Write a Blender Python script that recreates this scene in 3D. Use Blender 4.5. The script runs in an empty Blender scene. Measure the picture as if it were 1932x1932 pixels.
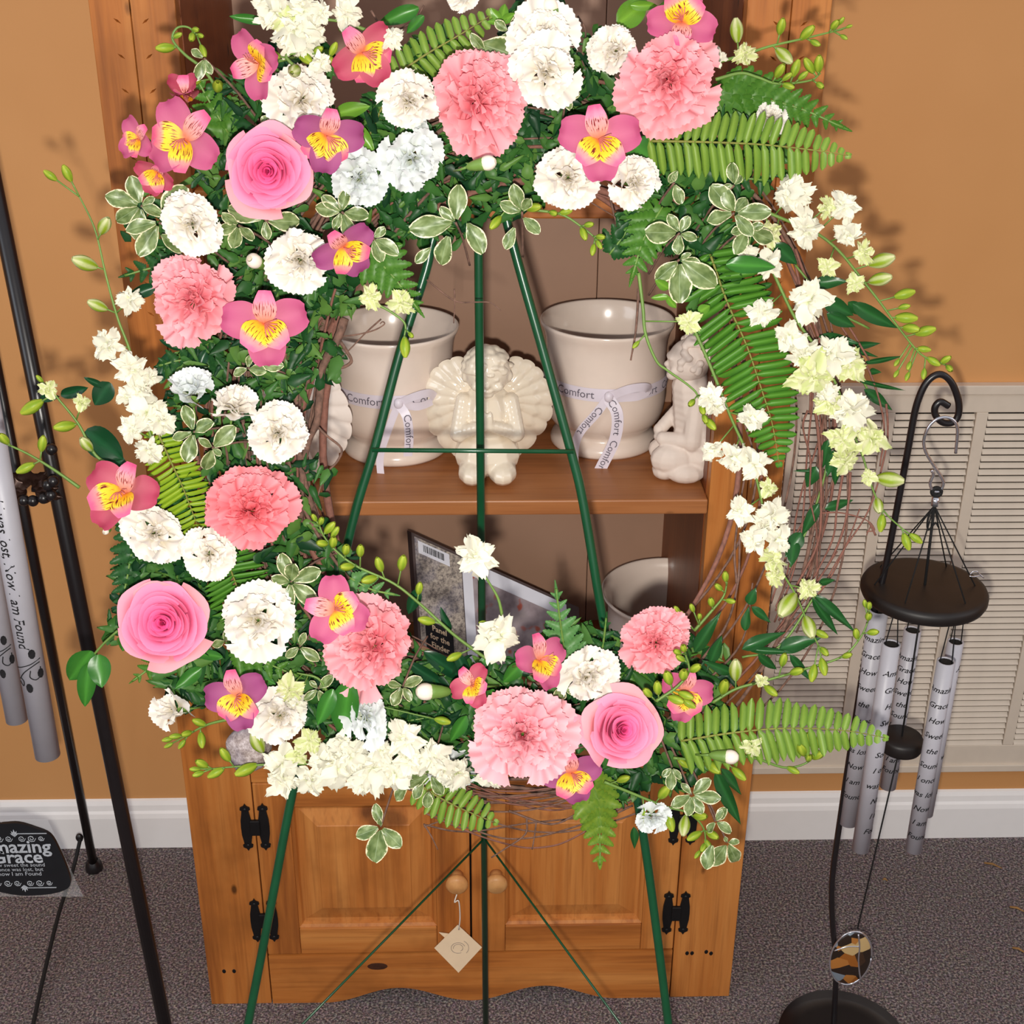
import bpy, bmesh, math, random
import numpy as np
from mathutils import Vector, Matrix, noise as mnoise
random.seed(7)
sc = bpy.context.scene
COL = sc.collection
PI = math.pi
# ---------------------------------------------------------------- camera
FPX = 2500.0
CP = Vector((0.01074, -1.40866, 1.44923)); YAW, PITCH, ROLL = 0.0297, 0.44665, 0.00724
_cy, _sy = math.cos(YAW), math.sin(YAW)
_f0 = Vector((_sy, _cy, 0)); _r = Vector((_cy, -_sy, 0)); _u = Vector((0, 0, 1))
FW = _f0*math.cos(PITCH) - _u*math.sin(PITCH); _up = _u*math.cos(PITCH) + _f0*math.sin(PITCH)
RT = _r*math.cos(ROLL) + _up*math.sin(ROLL); UP = _up*math.cos(ROLL) - _r*math.sin(ROLL)
cam = bpy.data.cameras.new('camera'); camo = bpy.data.objects.new('camera', cam); COL.objects.link(camo)
cam.sensor_width = 36; cam.lens = FPX/1932*36; cam.clip_start = .02
_m = Matrix((RT, UP, -FW)).transposed().to_4x4(); _m.translation = CP
camo.matrix_world = _m; sc.camera = camo
# ---------------------------------------------------------------- light and exposure
sc.view_settings.view_transform = 'Standard'; sc.view_settings.look = 'None'
sc.view_settings.exposure = 0.0; sc.view_settings.gamma = 1.0
try: sc.view_settings.use_curve_mapping = False
except Exception: pass
w = bpy.data.worlds.new('world'); sc.world = w; w.use_nodes = True
bg = w.node_tree.nodes['Background']; bg.inputs[0].default_value = (.90, .91, .98, 1); bg.inputs[1].default_value = .60
def area(name, loc, target, size, power, color, sizey=None):
    l = bpy.data.lights.new(name, 'AREA'); l.size = size; l.energy = power; l.color = color
    if sizey: l.shape = 'RECTANGLE'; l.size_y = sizey
    o = bpy.data.objects.new(name, l); COL.objects.link(o); o.location = loc
    o.rotation_euler = (Vector(target)-Vector(loc)).to_track_quat('-Z', 'Y').to_euler(); o['kind'] = 'helper'
    return o
area('camera_flash', CP - UP*.055 - RT*.01 + FW*.02, CP + FW*2 - UP*.1, .022, 16.5, (1, .95, .87))
area('window_daylight', (-2.6, -2.2, 2.0), (0, 0, .8), 1.5, 26, (.82, .91, 1.0), 1.6)
area('window_daylight', (2.9, -1.2, 1.9), (0, 0, .8), 1.2, 10, (.85, .92, 1.0), 1.4)
# ---------------------------------------------------------------- geometry from the camera survey
def ray(x, y): return FW + RT*((x-966)/FPX) - UP*((y-966)/FPX)
def PY(x, y, Y): d = ray(x, y); return CP + d*((Y-CP.y)/d.y)
def PZ(x, y, Z): d = ray(x, y); return CP + d*((Z-CP.z)/d.z)
LEAN = math.radians(12)
WC = PY(985, 850, -.36); WN = Vector((0, -math.cos(LEAN), math.sin(LEAN)))
def PW(x, y, off=0.0): d = ray(x, y); return CP + d*(((WC-CP).dot(WN)+off)/d.dot(WN))
def depth(P): return (Vector(P)-CP).dot(FW)
def zat(X, Y, py):
    lo, hi = -1.0, 2.5
    for _ in range(40):
        m = (lo+hi)/2; v = Vector((X, Y, m))-CP; y = 966-FPX*v.dot(UP)/v.dot(FW)
        if y > py: lo = m
        else: hi = m
    return lo
def srgb(r, g, b):
    f = lambda c: (c/255/12.92 if c/255 <= .04045 else ((c/255+.055)/1.055)**2.4)
    return (f(r), f(g), f(b))
def mixc(a, b, t): t = max(0, min(1, t)); return tuple(a[i]*(1-t)+b[i]*t for i in range(3))
# ---------------------------------------------------------------- materials
class NT:
    def __init__(s, name):
        s.m = bpy.data.materials.new(name); s.m.use_nodes = True; s.n = s.m.node_tree.nodes; s.l = s.m.node_tree.links
        s.b = s.n['Principled BSDF']; s.out = s.n['Material Output']
    def node(s, t, **k):
        n = s.n.new(t)
        for a, v in k.items():
            if a.startswith('_'): n.inputs[a[1:].replace('_', ' ')].default_value = v
            else: setattr(n, a, v)
        return n
    def link(s, a, b): s.l.new(a, b)
    def math(s, op, a, b=None, c=None, clamp=False):
        n = s.node('ShaderNodeMath', operation=op, use_clamp=clamp)
        for i, v in enumerate((a, b, c)):
            if v is None: continue
            if isinstance(v, (int, float)): n.inputs[i].default_value = v
            else: s.link(v, n.inputs[i])
        return n.outputs[0]
    def mix(s, fac, a, b, typ='MIX'):
        n = s.node('ShaderNodeMix', data_type='RGBA', blend_type=typ)
        for i, v in ((0, fac), (6, a), (7, b)):
            if isinstance(v, (int, float)): n.inputs[i].default_value = v
            elif isinstance(v, tuple): n.inputs[i].default_value = (*v[:3], 1)
            else: s.link(v, n.inputs[i])
        return n.outputs[2]
    def ramp(s, fac, stops, interp='LINEAR'):
        n = s.node('ShaderNodeValToRGB'); e = n.color_ramp.elements; n.color_ramp.interpolation = interp
        while len(e) < len(stops): e.new(.5)
        for k, (p, c) in enumerate(stops): e[k].position = p; e[k].color = (*c, 1)
        s.link(fac, n.inputs[0]); return n.outputs[0]
    def coord(s, kind='Object', scale=(1, 1, 1), rnd=False):
        tc = s.node('ShaderNodeTexCoord'); mp = s.node('ShaderNodeMapping'); mp.inputs['Scale'].default_value = scale
        s.link(tc.outputs[kind], mp.inputs['Vector'])
        if rnd:
            oi = s.node('ShaderNodeObjectInfo'); cb = s.node('ShaderNodeCombineXYZ')
            s.link(s.math('MULTIPLY', oi.outputs['Random'], 37.0), cb.inputs[0]); s.link(s.math('MULTIPLY', oi.outputs['Random'], 91.0), cb.inputs[1])
            s.link(cb.outputs[0], mp.inputs['Location'])
        return mp.outputs[0]
    def noise(s, vec, scale, detail=3, rough=.55):
        n = s.node('ShaderNodeTexNoise', _Scale=scale, _Detail=detail, _Roughness=rough); s.link(vec, n.inputs['Vector']); return n.outputs[0]
    def bump(s, h, strength, dist=.002):
        n = s.node('ShaderNodeBump', _Strength=strength, _Distance=dist); s.link(h, n.inputs['Height']); s.link(n.outputs[0], s.b.inputs['Normal'])
    def set(s, rough=.5, metal=0, spec=None, coat=None):
        s.b.inputs['Roughness'].default_value = rough; s.b.inputs['Metallic'].default_value = metal
        if spec is not None: s.b.inputs['Specular IOR Level'].default_value = spec
        if coat is not None: s.b.inputs['Coat Weight'].default_value = coat
        return s.m
def simple(name, c, rough=.5, metal=0, spec=None, var=.12, scale=40, bump=0, coat=None):
    t = NT(name); v = t.coord(); n = t.noise(v, scale, 3)
    c2 = tuple(x*(1-var*2) for x in c)
    t.link(t.ramp(n, [(.3, c2), (.7, c)]), t.b.inputs['Base Color'])
    if bump: t.bump(n, bump)
    return t.set(rough, metal, spec, coat)
def wood(name, axis, base, dark, light):
    t = NT(name); s = [22, 22, 22]; s[axis] = 1.3
    v = t.coord(scale=tuple(s), rnd=True); n1 = t.noise(v, 1.0, 5, .6)
    s2 = [160, 160, 160]; s2[axis] = 6
    v2 = t.coord(scale=tuple(s2), rnd=True); n2 = t.noise(v2, 1.0, 2, .6)
    v3 = t.coord(scale=(1, 1, 1), rnd=True); n3 = t.noise(v3, 6.5, 4, .6)
    c = t.ramp(n1, [(.28, dark), (.46, base), (.72, light)])
    c = t.mix(t.math('MULTIPLY', t.math('SUBTRACT', n2, .5, clamp=True), 1.6, clamp=True), c, dark)
    c = t.mix(t.math('MULTIPLY', t.math('SUBTRACT', n3, .56, clamp=True), 3.2, clamp=True), c, tuple(x*.55 for x in base))
    s4 = [17, 17, 17]; s4[axis] = 8
    v4 = t.coord(scale=tuple(s4), rnd=True); vo = t.node('ShaderNodeTexVoronoi', _Scale=1.0); t.link(v4, vo.inputs['Vector'])
    k = t.math('MULTIPLY', t.math('SUBTRACT', .085, vo.outputs['Distance'], clamp=True), 22, clamp=True)
    c = t.mix(k, c, tuple(x*.22 for x in base))
    t.link(c, t.b.inputs['Base Color']); t.bump(n2, .12, .001)
    return t.set(.42, spec=.35)
WB, WD, WL = srgb(180, 108, 48), srgb(116, 60, 24), srgb(206, 138, 72)
WX, WY, WZ = [wood('pine_grain_%s' % 'xyz'[a], a, WB, WD, WL) for a in range(3)]
SHX = wood('shelf_wood', 0, srgb(160, 100, 56), srgb(118, 66, 34), srgb(176, 116, 70))
BACKW = simple('back_panel_paint', srgb(172, 134, 110), .5, var=.05, scale=7)
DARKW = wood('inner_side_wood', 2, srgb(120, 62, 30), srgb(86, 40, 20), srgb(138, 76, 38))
def mk_wall():
    t = NT('tan_painted_plaster'); v = t.coord(); n = t.noise(v, 3, 3); n2 = t.noise(v, 260, 2)
    t.link(t.ramp(n, [(.3, srgb(204, 147, 90)), (.7, srgb(212, 155, 98))]), t.b.inputs['Base Color']); t.bump(n2, .12, .0008)
    return t.set(.55, spec=.3)
WALL = mk_wall()
def mk_carpet():
    t = NT('speckled_carpet'); v = t.coord(); n = t.noise(v, 300, 3, .75); n2 = t.noise(v, 170, 2, .6); n3 = t.noise(v, 4, 2)
    vo = t.node('ShaderNodeTexVoronoi', _Scale=330.0); t.link(v, vo.inputs['Vector'])
    hs = t.node('ShaderNodeHueSaturation', _Saturation=.5, _Value=.7); t.link(vo.outputs['Color'], hs.inputs['Color'])
    c = t.ramp(n, [(.38, srgb(58, 50, 52)), (.5, srgb(108, 97, 97)), (.62, srgb(180, 166, 160))])
    c = t.mix(.32, c, hs.outputs[0], 'OVERLAY')
    c = t.mix(t.math('MULTIPLY', t.math('SUBTRACT', n2, .5, clamp=True), 1.2, clamp=True), c, srgb(60, 52, 60))
    c = t.mix(t.math('MULTIPLY', n3, .3), c, srgb(84, 76, 80))
    t.link(c, t.b.inputs['Base Color']); t.bump(n, .6, .003)
    return t.set(.95, spec=.1)
CARPET = mk_carpet()
TRIM = simple('white_trim_paint', srgb(246, 243, 240), .4, var=.01)
VENTM = simple('cream_enamel', srgb(218, 204, 186), .45, var=.03)
SHADEM = simple('recess_shade', srgb(34, 28, 24), .9)  # near-black colour standing for the shade in vent gaps and tube bores
GREENM = simple('green_painted_wire', srgb(16, 74, 44), .28, var=.1, spec=.6)
BLACKM = simple('black_metal', srgb(26, 22, 24), .32, var=.1, spec=.6)
BLACKSAT = simple('black_satin_wood', srgb(30, 24, 22), .5, var=.2)
IRON = simple('black_iron_hardware', srgb(14, 12, 13), .5, var=.2, spec=.4)
CORD = simple('black_cord', srgb(16, 15, 16), .8)
CERAMIC = simple('cream_glazed_ceramic', srgb(234, 216, 202), .2, var=.02, spec=.5, coat=.3)
PORCE = simple('ivory_porcelain', srgb(240, 226, 204), .16, var=.03, spec=.6, coat=.4)
BISQUE = simple('matte_white_bisque', srgb(232, 216, 204), .7, var=.05)
ALU = simple('brushed_aluminium', srgb(186, 184, 192), .42, 0, var=.03, spec=.5)
CHROME = simple('bright_steel_wire', srgb(225, 225, 232), .15, .9, var=.02)
RIBBON = simple('white_satin_ribbon', srgb(226, 216, 226), .4, var=.03)
INK = simple('grey_ribbon_print', srgb(108, 100, 112), .8)
INKB = simple('black_print', srgb(20, 18, 22), .8)
PLAQ = simple('dark_plaque', srgb(20, 22, 26), .45)
PLAQW = simple('pale_plaque_print', srgb(186, 190, 196), .6)
PAPER = simple('cream_card', srgb(236, 208, 172), .8, var=.03)
WHITEP = simple('white_paper', srgb(226, 226, 236), .6, var=.02)
STRING = simple('white_string', srgb(226, 214, 200), .8)
BARK = simple('vine_bark', srgb(124, 92, 78), .85, var=.3, scale=180, bump=.4)
BARKR = simple('reddish_twig_bark', srgb(132, 86, 72), .8, var=.2, scale=180, bump=.3)
STEMG = simple('green_stem', srgb(108, 142, 62), .5, var=.15)
STRAW = simple('straw', srgb(160, 118, 66), .8)
SOIL = simple('leaf_bronze', srgb(66, 44, 36), .35, .5, var=.2)
def mk_plastic():
    t = NT('clear_plastic'); t.b.inputs['Base Color'].default_value = (.9, .9, .9, 1); t.b.inputs['Alpha'].default_value = .16
    return t.set(.12, spec=.6)
PLASTIC = mk_plastic()
def mk_stone(name, a, b, c):
    t = NT(name); v = t.coord(); n = t.noise(v, 210, 3, .75); n2 = t.noise(v, 18, 3)
    col = t.ramp(n, [(.35, a), (.5, b), (.66, c)]); col = t.mix(t.math('MULTIPLY', t.math('SUBTRACT', n2, .5, clamp=True), 2.5, clamp=True), col, srgb(110, 112, 146))
    t.link(col, t.b.inputs['Base Color']); return t.set(.7)
STONE = mk_stone('printed_stone_texture', srgb(100, 92, 88), srgb(160, 148, 138), srgb(196, 184, 168))
def mk_photo():
    t = NT('photo_print'); v = t.coord(); n = t.noise(v, 34, 3); n2 = t.noise(v, 60, 1)
    c = t.ramp(n, [(.3, srgb(120, 104, 110)), (.55, srgb(164, 150, 154)), (.7, srgb(176, 162, 160))])
    c = t.mix(t.math('MULTIPLY', t.math('SUBTRACT', n2, .62, clamp=True), 12, clamp=True), c, srgb(172, 84, 66))
    t.link(c, t.b.inputs['Base Color']); return t.set(.3)
PHOTO = mk_photo()
def mk_petal(name, rough=.6, transl=.22, tint=.08):
    t = NT(name); at = t.node('ShaderNodeAttribute', attribute_name='Col'); v = t.coord(scale=(60, 6, 60)); n = t.noise(v, 1, 2)
    c = t.mix(t.math('MULTIPLY', n, tint), at.outputs['Color'], (0, 0, 0))
    t.link(c, t.b.inputs['Base Color']); t.set(rough, spec=.25)
    tr = t.node('ShaderNodeBsdfTranslucent'); t.link(c, tr.inputs[0]); mx = t.node('ShaderNodeMixShader', _Fac=transl)
    t.link(t.b.outputs[0], mx.inputs[1]); t.link(tr.outputs[0], mx.inputs[2]); t.link(mx.outputs[0], t.out.inputs[0]); return t.m
PETAL = mk_petal('flower_petal', .65, .25, .05)
LEAFM = mk_petal('leaf_surface', .42, .2, .35)
GLOSSLEAF = mk_petal('glossy_leaf_surface', .3, .12, .3)
def mk_varieg():
    t = NT('variegated_leaf_surface'); uv = t.node('ShaderNodeTexCoord'); sp = t.node('ShaderNodeSeparateXYZ'); t.link(uv.outputs['UV'], sp.inputs[0])
    oi = t.node('ShaderNodeObjectInfo')
    u = t.math('ABSOLUTE', t.math('MULTIPLY_ADD', sp.outputs[0], 2, -1)); n = t.noise(t.coord('UV', (9, 9, 1), True), 1, 2)
    nb = t.noise(t.coord('UV', (2.4, 2.4, 1), True), 1, 2)
    tip = t.math('MULTIPLY', t.math('SUBTRACT', sp.outputs[1], .86, clamp=True), 2.0)
    e = t.math('ADD', t.math('ADD', u, tip), t.math('MULTIPLY', t.math('SUBTRACT', n, .5), .5))
    m = t.math('MULTIPLY', t.math('SUBTRACT', e, .83, clamp=True), 9, clamp=True)
    g = t.ramp(nb, [(.35, srgb(78, 98, 50)), (.52, srgb(106, 124, 74)), (.68, srgb(132, 148, 100))])
    g = t.mix(t.math('MULTIPLY', t.math('SUBTRACT', .07, u, clamp=True), 6, clamp=True), g, srgb(168, 186, 146))
    c = t.mix(m, g, srgb(230, 224, 186)); t.link(c, t.b.inputs['Base Color']); return t.set(.35, spec=.4)
VARIEG = mk_varieg()
def mk_alstro(name, stops):
    t = NT(name); uv = t.node('ShaderNodeTexCoord'); sp = t.node('ShaderNodeSeparateXYZ'); t.link(uv.outputs['UV'], sp.inputs[0])
    v = sp.outputs[1]; n = t.noise(t.coord('UV', (24, 3.6, 1), True), 1, 1, .4); nb = t.noise(t.coord('UV', (5, 5, 1), True), 1, 2)
    c = t.ramp(t.math('ADD', v, t.math('MULTIPLY', t.math('SUBTRACT', nb, .5), .16)), stops)
    w1 = t.math('MULTIPLY', t.math('SUBTRACT', v, .2, clamp=True), 8, clamp=True); w2 = t.math('MULTIPLY', t.math('SUBTRACT', .76, v, clamp=True), 8, clamp=True)
    k = t.math('MULTIPLY', t.math('MULTIPLY', t.math('MULTIPLY', t.math('SUBTRACT', n, .575, clamp=True), 30, clamp=True), w1), w2)
    c = t.mix(k, c, srgb(110, 20, 24)); t.link(c, t.b.inputs['Base Color']); return t.set(.5, spec=.3)
ALSTRO = mk_alstro('streaked_yellow_petal', [(.05, srgb(200, 96, 60)), (.2, srgb(238, 170, 30)), (.60, srgb(244, 196, 50)), (.70, srgb(232, 140, 130)), (.92, srgb(212, 92, 130))])
ALSTRO2 = mk_alstro('streaked_pink_petal', [(.05, srgb(206, 120, 90)), (.3, srgb(228, 150, 140)), (.6, srgb(226, 146, 150)), (.72, srgb(222, 124, 150)), (.95, srgb(200, 76, 120))])
def mk_amber():
    t = NT('amber_mosaic_glass'); v = t.coord(); vo = t.node('ShaderNodeTexVoronoi', _Scale=60.0); t.link(v, vo.inputs['Vector'])
    sp = t.node('ShaderNodeSeparateColor'); t.link(vo.outputs['Color'], sp.inputs[0])
    c = t.ramp(sp.outputs[0], [(.0, srgb(40, 28, 20)), (.25, srgb(150, 88, 30)), (.45, srgb(190, 160, 110)), (.62, srgb(60, 40, 26)), (.8, srgb(120, 130, 140)), (.95, srgb(170, 110, 50))], 'CONSTANT')
    t.link(c, t.b.inputs['Base Color']); return t.set(.25, 0, coat=.3)
AMBER = mk_amber()
# ---------------------------------------------------------------- mesh kit
class MB:
    def __init__(s): s.v = []; s.f = []; s.uv = []; s.c = []
    def add(s, vs, fs, uv=None, col=None):
        o = len(s.v); s.v += [tuple(p) for p in vs]; s.f += [tuple(i+o for i in f) for f in fs]
        s.uv += list(uv) if uv else [(0, 0)]*len(vs)
        if col is None: col = (1, 1, 1)
        s.c += list(col) if isinstance(col, list) else [col]*len(vs)
        return s
    def box(s, x0, x1, y0, y1, z0, z1, ch=0.0):
        bm = bmesh.new(); bmesh.ops.create_cube(bm, size=1)
        for v in bm.verts: v.co = Vector(((x0+x1)/2+v.co.x*(x1-x0), (y0+y1)/2+v.co.y*(y1-y0), (z0+z1)/2+v.co.z*(z1-z0)))
        if ch: bmesh.ops.bevel(bm, geom=bm.edges[:], offset=ch, segments=2, affect='EDGES', profile=.5)
        return s.bm(bm)
    def bm(s, bm, mat=None):
        bm.verts.index_update()
        vs = [(mat @ v.co) if mat else v.co for v in bm.verts]; s.add([tuple(v) for v in vs], [[v.index for v in f.verts] for f in bm.faces]); bm.free(); return s
    def tube(s, pts, rad, sides=8, cap=True, col=None):
        pts = [Vector(p) for p in pts]; n = len(pts); rs = rad if isinstance(rad, (list, tuple)) else [rad]*n
        up = None; rings = []
        for i, p in enumerate(pts):
            t = (pts[min(i+1, n-1)]-pts[max(i-1, 0)])
            t = t.normalized() if t.length > 1e-9 else Vector((0, 0, 1))
            if up is None: up = t.orthogonal().normalized()
            up = (up - t*up.dot(t)); up = up.normalized() if up.length > 1e-6 else t.orthogonal().normalized()
            sd = t.cross(up)
            rings.append([p+(up*math.cos(2*PI*k/sides)+sd*math.sin(2*PI*k/sides))*rs[i] for k in range(sides)])
        vs = [v for r in rings for v in r]; fs = []
        for i in range(n-1):
            for k in range(sides):
                a = i*sides+k; b = i*sides+(k+1) % sides; fs.append((a, b, b+sides, a+sides))
        if cap: fs.append(tuple(range(sides))[::-1]); fs.append(tuple((n-1)*sides+k for k in range(sides)))
        return s.add(vs, fs, None, col)
    def lathe(s, prof, seg=48, c=(0, 0, 0), cap=False):
        vs = []; fs = []
        for r, z in prof:
            for k in range(seg): a = 2*PI*k/seg; vs.append((c[0]+r*math.cos(a), c[1]+r*math.sin(a), c[2]+z))
        for i in range(len(prof)-1):
            for k in range(seg): a = i*seg+k; b = i*seg+(k+1) % seg; fs.append((a, b, b+seg, a+seg))
        return s.add(vs, fs)
    def sheet(s, nu, nv, fn, cf=None, uvf=None):
        vs, uv, cs = [], [], []
        for j in range(nv+1):
            for i in range(nu+1):
                u = -1+2*i/nu; v = j/nv; vs.append(fn(u, v)); uv.append(((u+1)/2, v)); cs.append(cf(u, v) if cf else (1, 1, 1))
        fs = [(j*(nu+1)+i, j*(nu+1)+i+1, (j+1)*(nu+1)+i+1, (j+1)*(nu+1)+i) for j in range(nv) for i in range(nu)]
        return s.add(vs, fs, uv, cs)
    def ell(s, c, r, col=None, seg=10, rings=8, rot=None):
        bm = bmesh.new(); bmesh.ops.create_uvsphere(bm, u_segments=seg, v_segments=rings, radius=1)
        M = Matrix.Translation(c) @ (rot.to_4x4() if rot else Matrix()) @ Matrix.Diagonal((*r, 1))
        n0 = len(s.v); s.bm(bm, M)
        if col: s.c[n0:] = [col]*(len(s.v)-n0)
        return s
    def prism(s, outline, y0, y1):
        n = len(outline); vs = [(x, y0, z) for x, z in outline]+[(x, y1, z) for x, z in outline]
        fs = [tuple(range(n)), tuple(range(2*n-1, n-1, -1))]+[((i+1) % n, i, i+n, (i+1) % n+n) for i in range(n)]
        return s.add(vs, fs)
    def mesh(s, name, mat, smooth=True, org=None):
        me = bpy.data.meshes.new(name); vs = s.v
        if org is not None: vs = [(v[0]-org[0], v[1]-org[1], v[2]-org[2]) for v in vs]
        me.from_pydata(vs, [], s.f)
        if any(u != (0, 0) for u in s.uv):
            l = me.uv_layers.new(name='UVMap'); ix = np.empty(len(me.loops), dtype=np.int32); me.loops.foreach_get('vertex_index', ix)
            l.data.foreach_set('uv', np.array(s.uv, dtype=np.float32)[ix].ravel())
        if any(c != (1, 1, 1) for c in s.c):
            a = me.color_attributes.new('Col', 'FLOAT_COLOR', 'POINT'); cc = np.ones((len(s.v), 4), dtype=np.float32); cc[:, :3] = s.c
            a.data.foreach_set('color', cc.ravel())
        if smooth: me.polygons.foreach_set('use_smooth', [True]*len(me.polygons))
        me.materials.append(mat); me.update(); return me
def obj(name, me, parent=None, mat=None):
    o = bpy.data.objects.new(name, me); COL.objects.link(o)
    if mat is not None: o.matrix_local = mat
    if parent: o.parent = parent
    return o
def put(name, mb, m, parent=None, smooth=True):
    """mesh given in world coordinates; its origin is the parent's (or the world's)"""
    org = parent['_o'] if parent is not None and '_o' in parent else (0, 0, 0)
    return obj(name, mb.mesh(name, m, smooth, org), parent)
def empty(name, loc=(0, 0, 0), mat=None):
    o = bpy.data.objects.new(name, None); COL.objects.link(o); o.empty_display_size = .02
    if mat is not None: o.matrix_world = mat
    else: o.location = loc; o['_o'] = tuple(loc)
    return o
def tag(o, label, cat, group=None, kind=None):
    o['label'] = label; o['category'] = cat
    if group: o['group'] = group
    if kind: o['kind'] = kind
    return o
def struct(name, mb, m, smooth=False):
    o = put(name, mb, m, None, smooth); o['kind'] = 'structure'; return o
def crom(pts, n=8):
    P = [Vector(p) for p in pts]
    if len(P) < 3: return [P[0].lerp(P[-1], i/n) for i in range(n+1)]
    P = [P[0]*2-P[1]]+P+[P[-1]*2-P[-2]]; out = []
    for i in range(1, len(P)-2):
        a, b, c, d = P[i-1:i+3]
        for k in range(n):
            t = k/n; out.append(.5*((2*b)+(c-a)*t+(2*a-5*b+4*c-d)*t*t+(3*b-a-3*c+d)*t**3))
    out.append(P[-2]); return out
_txt = {}
def text2d(s, size=1, shear=0, align='CENTER', bold=0):
    k = (s, shear, align, bold)
    if k not in _txt:
        cu = bpy.data.curves.new('t', 'FONT'); cu.body = s; cu.size = 1; cu.shear = shear; cu.align_x = align; cu.align_y = 'CENTER'; cu.resolution_u = 2; cu.offset = bold
        o = bpy.data.objects.new('t', cu); COL.objects.link(o); bpy.context.view_layer.update()
        me = bpy.data.meshes.new_from_object(o.evaluated_get(bpy.context.evaluated_depsgraph_get()))
        _txt[k] = ([tuple(v.co) for v in me.vertices], [tuple(p.vertices) for p in me.polygons])
        bpy.data.objects.remove(o); bpy.data.curves.remove(cu); bpy.data.meshes.remove(me)
    v, f = _txt[k]; return [(p[0]*size, p[1]*size) for p in v], f
def remesh(mb, voxel, m, name, org, smooth=3):
    me = mb.mesh('tmp', m, True, org); o = bpy.data.objects.new('tmp', me); COL.objects.link(o)
    r = o.modifiers.new('r', 'REMESH'); r.mode = 'VOXEL'; r.voxel_size = voxel; r.use_smooth_shade = True
    s = o.modifiers.new('s', 'SMOOTH'); s.iterations = smooth; s.factor = .6
    bpy.context.view_layer.update()
    out = bpy.data.meshes.new_from_object(o.evaluated_get(bpy.context.evaluated_depsgraph_get())); out.name = name
    bpy.data.objects.remove(o); out.materials.clear(); out.materials.append(m); return out
# ---------------------------------------------------------------- the setting
D = .3534
struct('floor', MB().add([(-3.5, -4.5, 0), (3.5, -4.5, 0), (3.5, D+.1, 0), (-3.5, D+.1, 0)], [(0, 1, 2, 3)]), CARPET)
struct('wall_back', MB().box(-3.5, 3.5, D, D+.1, 0, 2.6), WALL)
struct('wall_left', MB().box(-3.6, -3.5, -4.5, D+.1, 0, 2.6), WALL)
struct('wall_right', MB().box(3.5, 3.6, -4.5, D+.1, 0, 2.6), WALL)
bb = MB(); prof = [(0, 0), (-.013, 0), (-.013, .06), (-.011, .068), (-.008, .072), (-.007, .082), (-.004, .089), (0, .091)]
vs = [(x, D+y, z) for x in (-3.5, 3.5) for y, z in prof]; k = len(prof)
bb.add(vs, [(i, i+1, i+1+k, i+k) for i in range(k-1)]); struct('baseboard_back', bb, TRIM)
# return-air grille
vr = empty('wall_vent', (.8, D, .14)); tag(vr, 'large cream return-air grille with louvres low on the tan wall', 'vent')
VX0, VX1, VZ0, VZ1 = .30, 1.36, .137, .806
def vx(px, py): return PY(px, py, D).x
mx = [vx(1652, 937), vx(1849, 773)]; step = mx[1]-mx[0]
cols = [mx[0]-2*step, mx[0]-step, mx[0], mx[1], mx[1]+step, mx[1]+2*step]
cols = [c for c in cols if c > VX0+.03 and c < VX1-.03]
zt, zb = .764, .187
fr = MB(); yb = D-.012
fr.box(VX0, VX1, yb, D, zt, VZ1-.012, .001); fr.box(VX0, VX1, yb-.004, D, VZ1-.014, VZ1, .0015)
fr.box(VX0, VX1, yb, D, VZ0+.012, zb, .001); fr.box(VX0, VX1, yb-.004, D, VZ0, VZ0+.013, .0015)
fr.box(VX0, VX0+.03, yb, D, VZ0, VZ1, .001); fr.box(VX1-.03, VX1, yb, D, VZ0, VZ1, .001)
put('frame', fr, VENTM, vr, False)
put('slat_gap_shade', MB().box(VX0+.01, VX1-.01, D-.0015, D-.0005, zb, zt), SHADEM, vr, False)  # dark sheet puts the shade between the slats into colour
for c in cols: put('mullion', MB().box(c-.0085, c+.0085, yb, D-.001, zb, zt, .001), VENTM, vr, False)
edges = [VX0+.03]+cols+[VX1-.03]; NS = 53; dz = (zt-zb)/NS; slm = {}
for a, b in zip(edges[:-1], edges[1:]):
    a2 = a+.0095; b2 = b-.0095; L = b2-a2
    key = round(L, 3)
    if key not in slm:
        sl = MB(); pr = [(-.0108, -dz*.56), (-.0118, -dz*.44), (-.0072, dz*.17), (-.0064, dz*.13)]
        sl.add([(x, y, z) for x in (0, L) for y, z in pr], [(0, 1, 5, 4), (1, 2, 6, 5), (2, 3, 7, 6), (3, 0, 4, 7), (0, 3, 2, 1), (4, 5, 6, 7)])
        slm[key] = sl.mesh('slat', VENTM, False)
    n0 = 0
    for i in range(NS):
        if b2 < .37: continue
        o = obj('slat', slm[key], vr, Matrix.Translation((a2-.8, 0, zb+(i+.5)*dz-.14)))
# ---------------------------------------------------------------- the pine hutch
W2, INN, HT = .37, .284, 1.62
H = empty('hutch_cabinet', (0, .17, 0)); tag(H, 'rustic orange pine hutch with open shelves above and two panelled doors below', 'cabinet')
BK = .325
for sx in (-1, 1):
    o = put('side_panel', MB().box(min(sx*W2, sx*(W2-.018)), max(sx*W2, sx*(W2-.018)), .02, BK+.015, 0, HT, .001), WZ, H, False)
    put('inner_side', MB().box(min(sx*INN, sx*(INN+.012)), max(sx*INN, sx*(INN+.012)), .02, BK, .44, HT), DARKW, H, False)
# back planks
bx = [-.35, PY(427, 100, BK).x, PY(1128, 500, BK).x, .35]
for a, b in zip(bx[:-1], bx[1:]):
    put('back_plank', MB().box(a+.0004, b-.0004, BK, BK+.012, .42, HT, .001), BACKW, H, False)
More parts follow.
